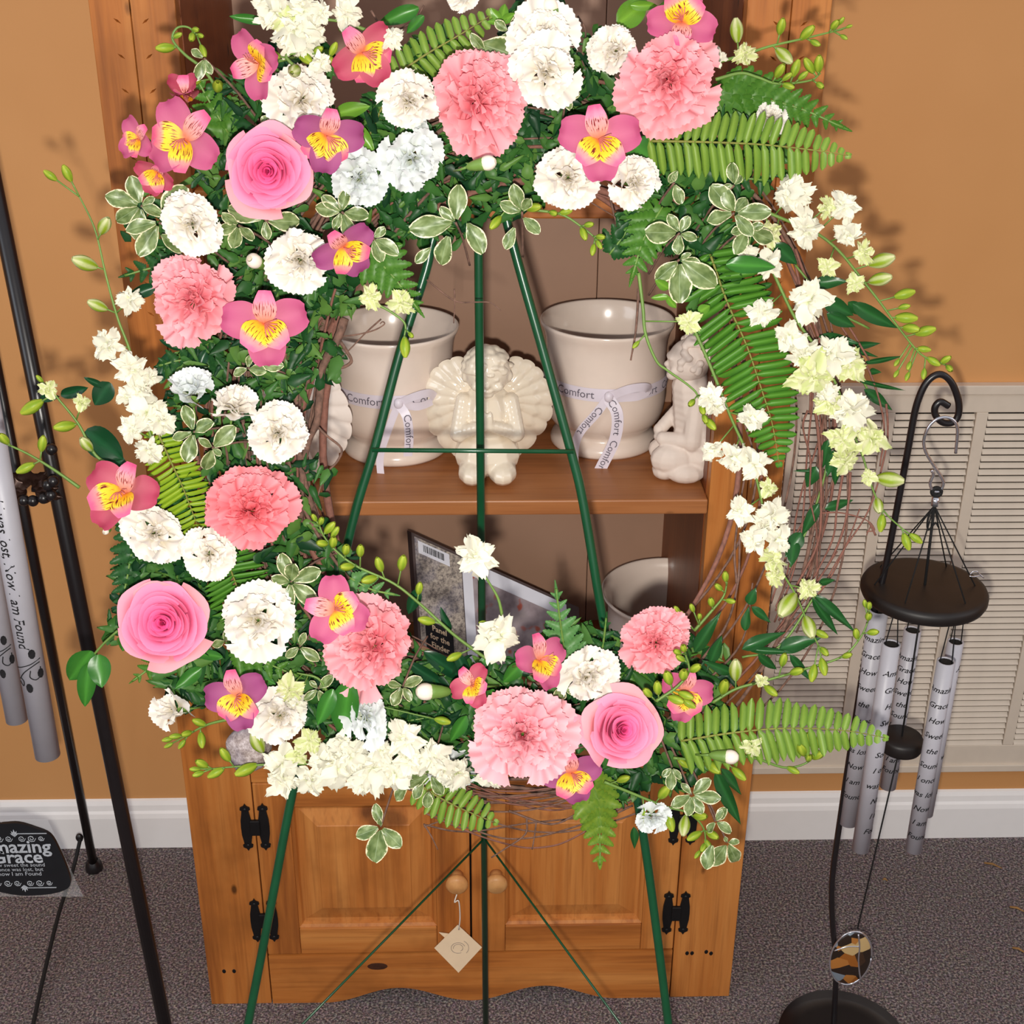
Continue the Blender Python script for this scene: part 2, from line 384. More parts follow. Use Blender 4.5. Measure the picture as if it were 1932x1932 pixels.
# front stiles with carved notches (geometry cut into the face)
def carved(x0, x1, z0, z1, mirror):
    me = MB().box(x0, x1, 0, .021, z0, z1, .0012).mesh('stile', WZ, False, (0, .17, 0))
    cut = MB(); gx = -.3295 if not mirror else .3295
    g = MB(); n = 0
    cut.add([(gx-.0016, -.003, .5), (gx+.0016, -.003, .5), (gx, .003, .5), (gx-.0016, -.003, HT+.1), (gx+.0016, -.003, HT+.1), (gx, .003, HT+.1)], [(0, 1, 2), (5, 4, 3), (0, 3, 4, 1), (1, 4, 5, 2), (2, 5, 3, 0)])
    for z in [1.318-.0335*i for i in range(-8, 10)]:
        for s in (-1, 1):
            a = Vector((gx+s*.007, 0, z-.005)); b = Vector((gx+s*.021, 0, z+.005)); d = (b-a).normalized(); pn = Vector((-d.z, 0, d.x))
            m_ = (a+b)/2; w_ = .0022
            pts = [a+Vector((0, -.003, 0)), m_+pn*w_+Vector((0, -.003, 0)), b+Vector((0, -.003, 0)), m_-pn*w_+Vector((0, -.003, 0)), m_+Vector((0, .0035, 0))]
            cut.add(pts, [(0, 1, 2, 3), (0, 4, 1), (1, 4, 2), (2, 4, 3), (3, 4, 0)])
    cm = cut.mesh('cut', WZ, False, (0, .17, 0))
    bmx = bmesh.new(); bmx.from_mesh(cm); bmesh.ops.recalc_face_normals(bmx, faces=bmx.faces); bmx.to_mesh(cm); bmx.free()
    bmx = bmesh.new(); bmx.from_mesh(me); bmesh.ops.recalc_face_normals(bmx, faces=bmx.faces); bmx.to_mesh(me); bmx.free()
    o = bpy.data.objects.new('stile', me); c = bpy.data.objects.new('c', cm); COL.objects.link(o); COL.objects.link(c)
    md = o.modifiers.new('b', 'BOOLEAN'); md.object = c; md.operation = 'DIFFERENCE'; md.solver = 'EXACT'
    bpy.context.view_layer.update(); out = bpy.data.meshes.new_from_object(o.evaluated_get(bpy.context.evaluated_depsgraph_get()))
    bpy.data.objects.remove(o); bpy.data.objects.remove(c); out.name = 'stile'
    return obj('stile', out, H)
carved(-W2, -INN-.0008, .0, HT, False); carved(INN+.0008, W2, .0, HT, True)
put('counter', MB().box(-INN, INN, .0, BK, .418, .437, .002), SHX, H, False)
put('shelf', MB().box(-INN, INN, .0, BK, .770, .789, .002), SHX, H, False)
put('shelf', MB().box(-INN, INN, .006, BK, 1.123, 1.142, .002), SHX, H, False)
put('shelf_rail', MB().box(-INN, INN, -.001, .018, 1.121, 1.151, .002), WX, H, False)
put('counter_rail', MB().box(-INN, INN, .0, .02, .386, .417, .0015), WX, H, False)
# scalloped apron
ol = [(-INN+.001, .0)]
def ap(x):
    x = abs(x)
    if x > .207: return 0
    return .026*(.5-.5*math.cos(2*PI*(x-.207)/.207)) if x > .0 else 0
xs = np.linspace(-.207, .207, 61); ol += [(x, ap(x)) for x in xs]+[(INN-.001, 0), (INN-.001, .0885), (-INN+.001, .0885)]
put('apron', MB().prism(ol, 0, .02), WX, H, False)
put('bottom_board', MB().box(-INN, INN, .02, BK, .07, .088), WY, H, False)
# doors
def door(x0, x1, hx):
    z0, z1 = .0905, .3845
    d = empty('door'); d.parent = H; d['_o'] = (0, .17, 0)
    for a_, b_ in ((x0, x0+.046), (x1-.046, x1)): put('door_stile', MB().box(a_, b_, .0008, .02, z0, z1, .0018), WZ, d, False)
    xa, xb, za, zb2 = x0+.0462, x1-.0462, .137, .345
    put('door_rail', MB().box(xa, xb, .0012, .02, z0, za, .0018), WX, d, False)
    put('door_rail', MB().box(xa, xb, .0012, .02, zb2, z1, .0018), WX, d, False)
    # moulding lip and raised field
    p = MB(); loops = [(.0, .0035), (.004, .006), (.006, .0105), (.010, .0115), (.033, .0045), (.034, .0035), (.040, .0035)]
    vs, fs = [], []
    for k2, (i, y) in enumerate(loops): vs += [(xa+i, y, za+i), (xb-i, y, za+i), (xb-i, y, zb2-i), (xa+i, y, zb2-i)]
    for k2 in range(len(loops)-1):
        for e in range(4): fs.append((k2*4+e, k2*4+(e+1) % 4, k2*4+4+(e+1) % 4, k2*4+4+e))
    k2 = (len(loops)-1)*4; fs.append((k2, k2+1, k2+2, k2+3)); p.add(vs, fs); put('raised_panel', p, WZ, d, False)
    return d
dl = door(-.2835, -.0012, -.28); dr = door(.0012, .2835, .28)
put('door_gap_dark', MB().box(-.012, .012, .021, .026, .09, .386), IRON, H, False)  # black strip stands in for the dark gap between the doors
KNOBW = wood('pale_knob_wood', 1, srgb(206, 150, 92), srgb(184, 124, 70), srgb(214, 164, 108))
for d_, x in ((dl, -.0185), (dr, .0345)):
    pr = [(0, .001), (.009, 0), (.0075, .007), (.010, .012), (.0148, .017), (.0150, .022), (.011, .0265), (0, .028)]
    b = MB().lathe(pr, 28); b.v = [(x+v[0], .001-v[2], .229+v[1]) for v in b.v]; put('knob', b, KNOBW, d_)
def hinge(x, z, par):
    half = [(.004, .020), (.0035, .0255), (.0065, .0265), (.0068, .030), (.0042, .031), (.0, .0375)]
    for s in (-1, 1):
        cx = x+s*.0115
        o_ = [(cx-a, z+b) for a, b in ((0, .0385), (.0022, .0345), (.0062, .0325), (.0068, .029), (.0045, .0275), (.0052, .022), (.0068, .012), (.0072, 0), (.0068, -.012), (.0052, -.022), (.0045, -.0275), (.0068, -.029), (.0062, -.0325), (.0022, -.0345), (0, -.0385))]
        o_ += [(cx+a, z+b) for a, b in ((.0022, -.0345), (.0062, -.0325), (.0068, -.029), (.0045, -.0275), (.0052, -.022), (.0068, -.012), (.0072, 0), (.0068, .012), (.0052, .022), (.0045, .0275), (.0068, .029), (.0062, .0325), (.0022, .0345))]
        if s < 0: h = MB()
        h.prism(o_, -.0022, .0008)
        for zz in (z+.0295, z-.0295): h.ell((cx, -.0024, zz), (.0026, .0014, .0026))
    h.box(x-.0065, x+.0065, -.0045, .0006, z-.012, z+.012, .001)
    put('hinge', h, IRON, par, False)
for x, z, p_ in ((-.2838, .315, dl), (-.2838, .155, dl), (.2838, .315, dr), (.2838, .158, dr)): hinge(x, z, p_)
# small dark nail marks in the stiles
for x, z in ((-.347, .062), (-.333, .062), (.304, .083), (.311, .083), (.331, .085), (.338, .082)):
    put('plug', MB().ell((x, .0002, z), (.0028, .0007, .004)), IRON, H)
put('knot', MB().ell((-.132, .0003, .067), (.017, .0006, .0075), seg=16), simple('pine_knot', srgb(70, 36, 18), .5, var=.3, scale=120), H)
# cream price tag hanging from the left knob
T = empty('price_tag', (-.0177, -.032, .127)); tag(T, 'cream diamond-shaped tag hung by white string from left door knob', 'tag')
c = (-.0177, -.031, .129); q = .0325
put('card', MB().prism([(c[0]-q, c[2]), (c[0], c[2]-q*1.4), (c[0]+q, c[2]), (c[0], c[2]+q*1.25)], c[1], c[1]+.0006), PAPER, T, False)
put('back_card', MB().prism([(c[0]-.026, c[2]+.026), (c[0]-.006, c[2]+.002), (c[0]+.004, c[2]+.02)], c[1]+.002, c[1]+.0026), PAPER, T, False)
put('string', MB().tube(crom([(-.0185, -.03, .222), (-.0215, -.034, .212), (-.016, -.034, .214), (-.0145, -.033, .185), (-.0165, -.0315, .162)], 5), .0009, 6), STRING, T)
ink = MB()
for r_, a0, a1 in ((.0095, 20, 300), (.0065, -60, 200), (.0145, -40, 60)):
    pts = [(c[0]+r_*math.cos(math.radians(a)), c[1]-.0004, c[2]+r_*math.sin(math.radians(a))) for a in range(a0, a1, 12)]; ink.tube(pts, .00022, 4)
tv, tf = text2d('Candle', .006, .3); ink.add([(c[0]+x, c[1]-.0004, c[2]+y) for x, y in [(p[0], p[1]) for p in tv]], tf)
ink = MB(); 
for r_, a0, a1 in ((.0095, 20, 300), (.0065, -60, 200), (.0145, -40, 60)):
    ink.tube([(c[0]+r_*math.cos(math.radians(a)), c[1]-.0004, c[2]+r_*math.sin(math.radians(a))) for a in range(a0, a1, 12)], .00022, 4)
put('printed_seal', ink, INK, T)
# ---------------------------------------------------------------- things on the shelves
def pot(cx, cy, z0, R, Hh, label, text=True, bow=None):
    P = empty('ceramic_pot', (cx, cy, z0)); tag(P, label, 'pot', 'cream ceramic pots in the hutch')
    pr = [(0, .003), (.66, .003), (.79, .0), (.815, .02), (.815, .05), (.78, .085), (.72, .11), (.69, .13), (.71, .155), (.79, .19), (.86, .24), (.905, .31), (.925, .40), (.918, .52), (.90, .66), (.895, .76), (.91, .85), (.95, .93), (.995, .97), (1.0, .992), (.985, 1.0), (.965, .99), (.935, .955), (.865, .86), (.845, .7), (.855, .5), (.85, .35), (.78, .25), (.6, .19), (0, .18)]
    b = MB().lathe([(r*R, z*Hh) for r, z in pr], 72, (cx, cy, z0)); put('body', b, CERAMIC, P)
    if not text: return P
    zc = z0+.55*Hh; rr = .918*R+.0014; hw = .0085
    rb = MB().lathe([(rr, -hw), (rr+.0006, 0), (rr, hw)], 72, (cx, cy, zc)); put('ribbon', rb, RIBBON, P)
    ph0 = bow['phi']
    def wrap(s, ph, size, z=zc, dz=0):
        tv, tf = text2d(s, size, 0, 'CENTER'); vs = []
        for x, y in tv:
            a = ph + x/rr; vs.append((cx+(rr+.0013)*math.sin(a), cy-(rr+.0013)*math.cos(a), z+y+dz))
        put('ribbon_word', MB().add(vs, tf), INK, P)
    for j in (-1.35, -.55, .55, 1.35): wrap('Comfort', ph0+j, .0145)
    # bow: two loops and two tails
    def pt(a, z, o): return Vector((cx+(rr+o)*math.sin(a), cy-(rr+o)*math.cos(a), z))
    def strip(path, wid, name, txt=None, tw=None):
        pts = [pt(*p) for p in path]; pts = crom(pts, 6); n = len(pts); cen = Vector((cx, cy, 0)); vs = []
        for i, p in enumerate(pts):
            t = (pts[min(i+1, n-1)]-pts[max(0, i-1)]).normalized(); nr = Vector((p.x-cx, p.y-cy, 0)).normalized(); sd = t.cross(nr).normalized()
            vs += [p-sd*wid/2, p+sd*wid/2]
        m_ = MB().add([tuple(v) for v in vs], [(2*i, 2*i+1, 2*i+3, 2*i+2) for i in range(n-1)]); o_ = put(name, m_, RIBBON, P)
        if txt:
            o_['_o'] = (cx, cy, z0); L = [0]
            for i in range(1, n): L.append(L[-1]+(pts[i]-pts[i-1]).length)
            for tpos in txt:
                tv, tf = text2d('Comfort', .013); vv = []
                for x, y in tv:
                    sx = min(max(tpos*L[-1]+x, 0), L[-1]*.999); i = next(i for i in range(n-1) if L[i+1] > sx); f = (sx-L[i])/(L[i+1]-L[i])
                    p = pts[i].lerp(pts[i+1], f); t = (pts[i+1]-pts[i]).normalized(); nr = Vector((p.x-cx, p.y-cy, 0)).normalized(); sd = t.cross(nr).normalized()
                    q_ = p-sd*y+nr*.0007; vv.append(tuple(q_))
                put('tail_print', MB().add(vv, tf), INK, o_)
    for path, wid, name, txt in bow['strips']: strip([(ph0+a, zc+z, o) for a, z, o in path], wid, name, txt)
    put('knot', MB().ell(pt(ph0, zc, .004), (.006, .005, .007)), RIBBON, P)
    return P
ZB = .789
c2 = PZ(1137, 842, ZB); rimR = 128.5*depth((c2.x, .18, 1.0))/FPX
PY2 = .185
X2 = PY(1137, 840, PY2).x; zr2 = zat(X2, PY2, 600); X1 = PY(748, 855, PY2-.02).x; zr1 = zat(X1, PY2-.02, 612)
R2 = 127*depth((X2, PY2, zr2))/FPX; R1 = 126*depth((X1, PY2-.02, zr1))/FPX
up_bow = dict(phi=-.04, strips=[([(0, 0, .004), (.25, .012, .012), (.5, .012, .012), (.62, .004, .006), (.45, -.002, .004), (.1, -.001, .004)], .011, 'ribbon_loop', None),
    ([(0, 0, .004), (-.18, -.022, .006), (-.42, -.05, .004), (-.5, -.075, .003), (-.48, -.1, .004)], .011, 'ribbon_tail', [.35]),
    ([(.0, -.002, .005), (.12, -.02, .01), (.1, -.05, .014), (-.05, -.085, .014), (-.2, -.118, .016)], .0145, 'ribbon_tail', [.2, .62])])
pot(X2, PY2, ZB, R2, zr2-ZB, 'cream ceramic pot with Comfort ribbon, between the praying angel and the pale cherub', True, up_bow)
low_bow = dict(phi=.12, strips=[([(0, 0, .004), (.2, .01, .012), (.42, .012, .013), (.55, .0, .008), (.3, -.006, .005), (.05, -.001, .004)], .010, 'ribbon_loop', None),
    ([(0, 0, .004), (.1, -.015, .012), (.12, -.04, .014), (.1, -.066, .012)], .011, 'ribbon_tail', [.55]),
    ([(0, 0, .004), (-.15, -.03, .006), (-.3, -.07, .006), (-.26, -.105, .012), (-.2, -.125, .018)], .009, 'ribbon_tail', None)])
pot(X1, PY2-.02, ZB, R1, zr1-ZB, 'cream ceramic pot with Comfort ribbon, between the left and middle angels', True, low_bow)
Y3 = .17; X3 = PY(1270, 1115, Y3).x; zr3 = zat(X3, Y3, 1114); R3 = 135*depth((X3, Y3, zr3))/FPX
pot(X3, Y3, .437, R3, zr3-.437, 'plain cream ceramic pot with open mouth on the counter beside the photo box', False)
# angel figurines
def shell_wing(side, k=1.0, yo=.016, rt_=(.014, .098)):
    m_ = MB(); nf = 9
    def rr(t): return (.052+.012*math.sin(PI*min(1, t*1.3))+.072*max(0, t-.35)**1.1)*k
    def surf(u, v, front):
        t = (u+1)/2; a = math.radians(72-156*t); f = abs(math.sin(t*nf*PI)); r = rr(t)*(.955+.045*f**.5)*v
        d = -.0055*math.sin(PI*min(1, v*.98+.02))**.5 if front else .004*math.sin(PI*min(1, v*.98+.02))**.5
        if front:
            d -= .0008*f*min(1, v*2); 
            for ed, w in ((.42, .0022), (.70, .0020)):
                if v < ed+.03*f: d -= w
        return (side*(rt_[0]+r*math.cos(a)), yo+d+.012*v*v-.004, rt_[1]+r*math.sin(a))
    for front in (True, False): m_.sheet(72, 22, lambda u, v, fr=front: surf(u, v, fr))
    return m_
def praying_angel(loc, rz, label, mat, scale=1.0):
    A = empty('angel_figurine', loc); A.rotation_euler[2] = rz; A.scale = (scale,)*3
    A['_o'] = (0, 0, 0); tag(A, label, 'figurine', 'white angel figurines on the shelf')
    b = MB()
    b.ell((0, -.004, .076), (.031, .026, .040)); b.ell((0, -.008, .030), (.043, .040, .030)); b.ell((0, .004, .104), (.026, .018, .016))
    for s in (-1, 1):
        b.ell((s*.019, -.034, .0155), (.0185, .030, .0155)); b.ell((s*.022, .02, .012), (.018, .03, .012))
        for k in range(7):
            t = k/6; p = Vector((s*.029, -.004, .098)).lerp(Vector((s*.036, -.022, .062)), t); b.ell(p, (.0115, .0115, .0115))
            p = Vector((s*.036, -.022, .062)).lerp(Vector((s*.004, -.037, .078)), t); b.ell(p, (.0102-.003*t,)*3)
        b.ell((s*.0035, -.040, .086), (.0042, .0045, .012))
    b.ell((0, -.008, .118), (.013, .013, .014))
    obj('body', remesh(b, .0016, mat, 'body', (0, 0, 0)), A)
    h = MB().ell((0, -.016, .142), (.0285, .029, .030), seg=20, rings=14)
    for s in (-1, 1): h.ell((s*.0275, -.02, .136), (.004, .006, .0075))
    h.ell((0, -.044, .132), (.0035, .004, .0042)); h.ell((0, -.040, .124), (.007, .004, .003)); h.ell((0, -.034, .119), (.009, .008, .006))
    for s in (-1, 1): h.ell((s*.012, -.038, .129), (.008, .006, .006)); h.ell((s*.010, -.0415, .139), (.005, .003, .002))
    obj('head', remesh(h, .0014, mat, 'head', (0, 0, 0)), A)
    hr = MB(); random.seed(3)
    for k in range(84):
        a = random.uniform(0, 2*PI); e = random.uniform(.1, 1.45)
        p = Vector((.0275*math.cos(a)*math.cos(e), .0275*math.sin(a)*math.cos(e), .029*math.sin(e)))+Vector((0, -.0135, .145)); hr.ell(p*1.0-Vector((0, 0, .0034)), (.0074, .0074, .0042), seg=8, rings=6)
    obj('hair', remesh(hr, .0013, mat, 'hair', (0, 0, 0), 14), A)
    for s in (-1, 1): obj('wing', shell_wing(s).mesh('wing', mat), A)
    return A
ax = PZ(919, 905, ZB)
praying_angel((PY(919, 800, .085).x, .085, ZB), .0, 'glazed ivory angel figurine praying in the middle of the shelf, wings spread', PORCE, .96)
praying_angel((PY(528, 800, .06).x, .06, ZB), -.5, 'white angel figurine half hidden behind the grapevine at left, one wing showing', BISQUE, 1.02)
def cherub(loc, label):
    A = empty('angel_figurine', loc); A['_o'] = (0, 0, 0); A.scale = (.99,)*3; tag(A, label, 'figurine', 'white angel figurines on the shelf')
    b = MB()
    for k in range(9):
        t = k/8; b.ell(Vector((.0, 0, .115)).lerp(Vector((.018, 0, .045)), t), (.026+.012*t, .022+.012*t, .024))
    b.ell((.012, 0, .030), (.040, .034, .026)); b.ell((-.022, -.018, .028), (.028, .017, .020)); b.ell((-.02, .018, .026), (.028, .016, .018))
    b.ell((-.030, -.014, .012), (.016, .016, .012)); b.ell((-.006, -.026, .013), (.024, .016, .013)); b.ell((.034, -.012, .014), (.026, .022, .014))
    for k in range(8):
        t = k/7; p = Vector((.004, -.017, .098)).lerp(Vector((.0, -.024, .056)), t); b.ell(p, (.0125, .011, .016))
        p = Vector((.0, -.024, .054)).lerp(Vector((-.034, -.010, .052)), t); b.ell(p, (.0102-.0015*t,)*3)
        p = Vector((-.004, .02, .09)).lerp(Vector((-.036, .004, .058)), t); b.ell(p, (.0085,)*3)
    b.ell((-.037, -.004, .052), (.008, .008, .006)); b.ell((-.004, 0, .124), (.014, .013, .012))
    obj('body', remesh(b, .0016, BISQUE, 'body', (0, 0, 0)), A)
    h = MB().ell((-.006, 0, .148), (.026, .024, .027), seg=20, rings=14)
    h.ell((-.0325, 0, .144), (.0042, .004, .004)); h.ell((-.029, 0, .137), (.005, .006, .003)); h.ell((-.026, 0, .130), (.007, .008, .006)); h.ell((-.028, 0, .1535), (.006, .013, .005))
    h.ell((-.024, -.012, .139), (.007, .006, .007)); h.ell((-.024, .012, .139), (.007, .006, .007)); h.ell((.001, -.0235, .144), (.0055, .004, .0075)); h.ell((.001, .0235, .144), (.0055, .004, .0075))
    obj('head', remesh(h, .0013, BISQUE, 'head', (0, 0, 0)), A)
    hr = MB(); random.seed(5)
    for k in range(44):
        a = random.uniform(-2.3, 2.3); e = random.uniform(-.35, 1.45)
        p = Vector((.0255*math.cos(a)*math.cos(e), .0235*math.sin(a)*math.cos(e), .026*math.sin(e)))+Vector((-.003, 0, .151)); hr.ell(p, (.006, .006, .005), seg=8, rings=6)
    obj('hair', remesh(hr, .0013, BISQUE, 'hair', (0, 0, 0), 14), A)
    obj('wing', shell_wing(1, .95, .012, (.004, .088)).mesh('wing', BISQUE), A)
cherub((PY(1300, 830, .075).x, .075, ZB), 'matte white cherub figurine kneeling with folded arms at the right end of shelf')
# boxed photo frame leaning on the counter
BX = empty('photo_frame_box', (.0, .2, .437)); tag(BX, 'grey boxed photo frame with barcode sticker leaning in lower hutch opening', 'box')
TL, TR = PY(776, 1004, .20), PY(1092, 1146, .23); BL = Vector((TL.x+.012, .13, .445)); 
ex = (TR-TL); exn = ex.normalized(); ey = (BL-TL); LY = 0.235; ey = ey.normalized(); nrm = exn.cross(-ey).normalized()
if nrm.y > 0: nrm = -nrm
def bxp(u, v, o): return tuple(TL+exn*u+ey*v+nrm*o)
LXb = ex.length
def slab(u0, u1, v0, v1, o0, o1): 
    vs = [bxp(u, v, o) for o in (o0, o1) for u, v in ((u0, v0), (u1, v0), (u1, v1), (u0, v1))]
    return MB().add(vs, [(0, 1, 2, 3), (7, 6, 5, 4), (0, 4, 5, 1), (1, 5, 6, 2), (2, 6, 7, 3), (3, 7, 4, 0)])
put('case', slab(0, LXb, 0, LY, -.022, 0), simple('box_case_and_shadow', srgb(78, 60, 58), .6), BX, False)  # box body; its dark rim also stands for the shadow along the edge
put('stone_print', slab(.004, .0765, .004, LY-.004, 0, .0012), STONE, BX, False)
put('white_border', slab(.078, LXb-.022, .004, LY-.004, 0, .0012), WHITEP, BX, False)
pp = put('photo', slab(.094, LXb-.032, .024, LY-.02, .0012, .0020), PHOTO, BX, False)
st = put('barcode_sticker', slab(.009, .058, .0075, .0245, .0012, .0018), WHITEP, BX, False); st['_o'] = (0, .2, .437)
bars = MB(); u = .017; random.seed(11)
while u < .050:
    w_ = random.choice((.0006, .0009, .0014)); s_ = slab(u, u+w_, .0105, .020, .0018, .0021); bars.add(s_.v, s_.f); u += w_+random.choice((.0007, .0011))
put('barcode', bars, INKB, st, False)
lb = slab(.012, .056, .115, .155, .0012, .0020); lb = put('dark_label', lb, INKB, BX, False); lb['_o'] = (0, .2, .437)
lt = MB()
for s_, v_ in (('Panel', .123), ('for the', .135), ('Finder', .147)):
    tv, tf = text2d(s_, .011, 0, 'CENTER', .02); lt.add([bxp(.034+x, v_-y, .0024) for x, y in tv], tf)
put('label_lettering', lt, PAPER, lb, False)
# ---------------------------------------------------------------- green wire easel
E0 = PW(903, 480, -.035); E1 = PZ(917, 1990, 0)
EA = empty('wire_easel', (E1.x, -.3, 0)); tag(EA, 'green painted wire easel holding the flower wreath in front of hutch', 'easel')
def leg(px, off=-.03):
    P = [PW(x, y, off) for x, y in px]; last = P[-1]; d = (P[-1]-P[-2]).normalized(); k = last.z/-d.z; return P+[last+d*k]
apx = (900, 190)
LL = leg([apx, (820, 440), (803, 512), (754, 667), (708, 841), (664, 990), (607, 1250), (553, 1490), (511, 1711), (468, 1932)])
RL = leg([apx, (965, 450), (1021, 650), (1077, 851), (1101, 952), (1136, 1160), (1177, 1370), (1213, 1571), (1238, 1750), (1261, 1932)])
put('leg', MB().tube(crom(LL, 5), .0042, 10), GREENM, EA); put('leg', MB().tube(crom(RL, 5), .0042, 10), GREENM, EA)
ap3 = PW(900, 195, -.038); put('leg', MB().tube([ap3, E0, E1], .0039, 10), GREENM, EA)
put('crossbar', MB().tube([PW(702, 849, -.022), PW(1082, 852, -.022)], .0021, 8), GREENM, EA)
Bm = E0+(E1-E0)*((E0.z-zat(E0.x, -.17, 1583))/(E0.z))
put('brace', MB().tube([Bm+Vector((-.002, -.003, .0)), PW(436, 2070, -.03)], .0013, 6), GREENM, EA)
put('brace', MB().tube([Bm+Vector((.002, -.003, .0)), PW(1272, 2070, -.03)], .0013, 6), GREENM, EA)
put('hook', MB().tube(crom([PW(903, 300, -.03), PW(903, 320, .01), PW(903, 300, .03), PW(903, 280, .03)], 6), .002, 8), GREENM, EA)
# ---------------------------------------------------------------- right: shepherd hook with wind chime
bc = PZ(1590, 1968, 0); HY = bc.y
SH = empty('shepherd_hook', (bc.x, HY, 0)); tag(SH, 'black metal shepherd hook stand on round base in front of vent', 'stand')
Rb = 122*depth((bc.x, HY, 0))/FPX
put('base', MB().lathe([(0, 0), (Rb*.98, 0), (Rb, .004), (Rb*.985, .009), (Rb*.6, .0105), (0, .011)], 64, (bc.x, HY, 0)), BLACKM, SH)
hp = [(1582, 1895), (1577, 1830), (1571, 1745), (1569, 1690), (1572, 1640), (1583, 1560), (1607, 1400), (1640, 1200), (1673, 1058), (1711, 860), (1719, 815), (1730, 762), (1748, 722), (1772, 706), (1794, 720), (1808, 755), (1808, 783), (1797, 797), (1779, 797), (1766, 785), (1764, 769), (1774, 758), (1790, 766)]
P = [PY(x, y, HY) for x, y in hp]; P[0] = Vector((P[0].x, HY, .005))
pts = crom(P, 6); n = len(pts); put('rod', MB().tube(pts, [.0038]*n, 10), BLACKM, SH)
cY = HY-.006
CH = empty('wind_chime', tuple(PY(1745, 1105, cY))); tag(CH, 'silver Amazing Grace wind chime with round dark top hanging from shepherd hook', 'wind chime')
sh = [(1803, 855), (1806, 825), (1806, 806), (1799, 793), (1784, 787), (1765, 792), (1750, 809), (1743, 832), (1747, 853), (1761, 877), (1775, 898), (1780, 912), (1773, 926), (1761, 926), (1755, 912), (1761, 895), (1757, 887)]
put('steel_hook', MB().tube(crom([PY(x, y, cY) for x, y in sh], 6), .0018, 8), CHROME, CH)
put('hanging_ring', MB().tube([PY(1767+8*math.cos(a), 928+7*math.sin(a), cY) for a in np.linspace(0, 2*PI, 20)], .0026, 8), CORD, CH)
cr0, cr1 = PY(1766, 938, cY), PY(1763, 954, cY); put('crimp', MB().tube([cr0, cr1], .0042, 12), CHROME, CH)
dc = PY(1745, 1103, cY); Rd = 117*depth(dc)/FPX; dz0 = dc.z
put('top_disc', MB().lathe([(0, .0), (Rd*.9, .0), (Rd*.97, -.001), (Rd, -.005), (Rd, -.011), (Rd*.97, -.0155), (Rd*.9, -.017), (0, -.017)], 80, (dc.x, dc.y, dz0)), BLACKSAT, CH)
hole = [(-.55, .62), (.55, .62), (.8, -.05), (.45, -.62), (-.5, -.6), (-.82, 0)]
for hx, hy in hole: put('cord', MB().tube([cr1, (dc.x+hx*Rd, dc.y+hy*Rd, dz0)], .0008, 6), CORD, CH)
put('cord', MB().tube([cr1, (dc.x, dc.y, dz0)], .0016, 6), CORD, CH)
put('cord_knot', MB().tube(crom([cr1, cr1+Vector((-.006, -.003, -.014)), cr1+Vector((-.004, -.004, -.028)), cr1+Vector((.003, -.003, -.02)), cr1+Vector((.008, -.002, -.026))], 5), .0012, 6), CORD, CH)
put('cord_clip', MB().tube(crom([PY(x, y, cY-.03) for x, y in ((1830, 1084), (1836, 1078), (1843, 1078), (1848, 1083), (1856, 1090))]+[PY(1850, 1086, cY-.028), PY(1838, 1088, cY-.028), PY(1829, 1087, cY-.028)], 5), .0008, 6), CHROME, CH)
def chime_tube(top, bot, wpx, Y, words, ang, gap, par, z_first=.035, size=.0105, vertical=False):
    a = PY(top[0], top[1], Y); b = PY(bot[0], bot[1], Y); cx = a.x; z1, z0 = a.z, b.z; r = wpx/2*depth(((a.x), Y, (z0+z1)/2))/FPX
    tb = put('tube', MB().lathe([(r*.82, z1-.002-z0), (r*.84, z1-z0), (r, z1-z0), (r, 0), (r*.84, 0), (r*.82, .002)], 32, (cx, Y, z0)), ALU, par)
    tb['_o'] = par['_o']; k = MB(); z = z1-z_first
    put('tube_bore', MB().lathe([(r*.82, z1-z0-.0015), (r*.82, .0015)], 24, (cx, Y, z0)), SHADEM, tb)  # dark lining paints the shade inside the tube
    for wd in words:
        tv, tf = text2d(wd, size, .35 if not vertical else .0, 'CENTER', .012); vs = []
        for x, y in tv:
            if vertical: x, y = y, -x
            an = ang+x/r; vs.append((cx+(r+.0003)*math.sin(an), Y-(r+.0003)*math.cos(an), z+y))
        k.add(vs, tf); z -= gap
    put('lettering', k, INKB, tb, False); return a, r
W = ['Amazing', 'Grace,', 'How', 'Sweet', 'the', 'Sound', 'I once', 'was lost,', 'Now', 'I am', 'Found']
tubes = [((1658, 1150), (1584, 1552), 35, cY+.005, -.55, .0225), ((1682, 1214), (1614, 1602), 33, cY-.034, .95, .0225), ((1722, 1188), (1667, 1484), 31, cY+.040, -.35, .0165), ((1803, 1210), (1757, 1535), 29, cY+.044, 2.2, .0185), ((1785, 1247), (1719, 1603), 32, cY-.030, -.25, .0212)]
for tp, bt, w_, Y, an, gp in tubes:
    a, r = chime_tube(tp, bt, w_, Y, W, an, gp, CH)
    for s in (-1, 1): put('cord', MB().tube([(a.x+s*r*.2, Y, dz0-.017), (a.x+s*r*.75, Y, a.z-.008)], .0007, 6), CORD, CH)
kc = PY(1700, 1400, cY+.002); Rk = 40.5*depth(kc)/FPX
put('striker_disc', MB().lathe([(0, .009), (Rk*.92, .009), (Rk, .005), (Rk, -.005), (Rk*.93, -.009), (0, -.009)], 48, tuple(kc)), BLACKSAT, CH)
put('cord', MB().tube([(dc.x, dc.y, dz0), tuple(kc)], .0011, 6), CORD, CH)
sl_ = PY(1618, 1752, cY); put('cord', MB().tube([tuple(kc), tuple(sl_)], .0010, 6), CORD, CH)
sc0 = PY(1605, 1808, cY); k_ = depth(sc0)/FPX; rx, rz = 39*k_, 66*k_
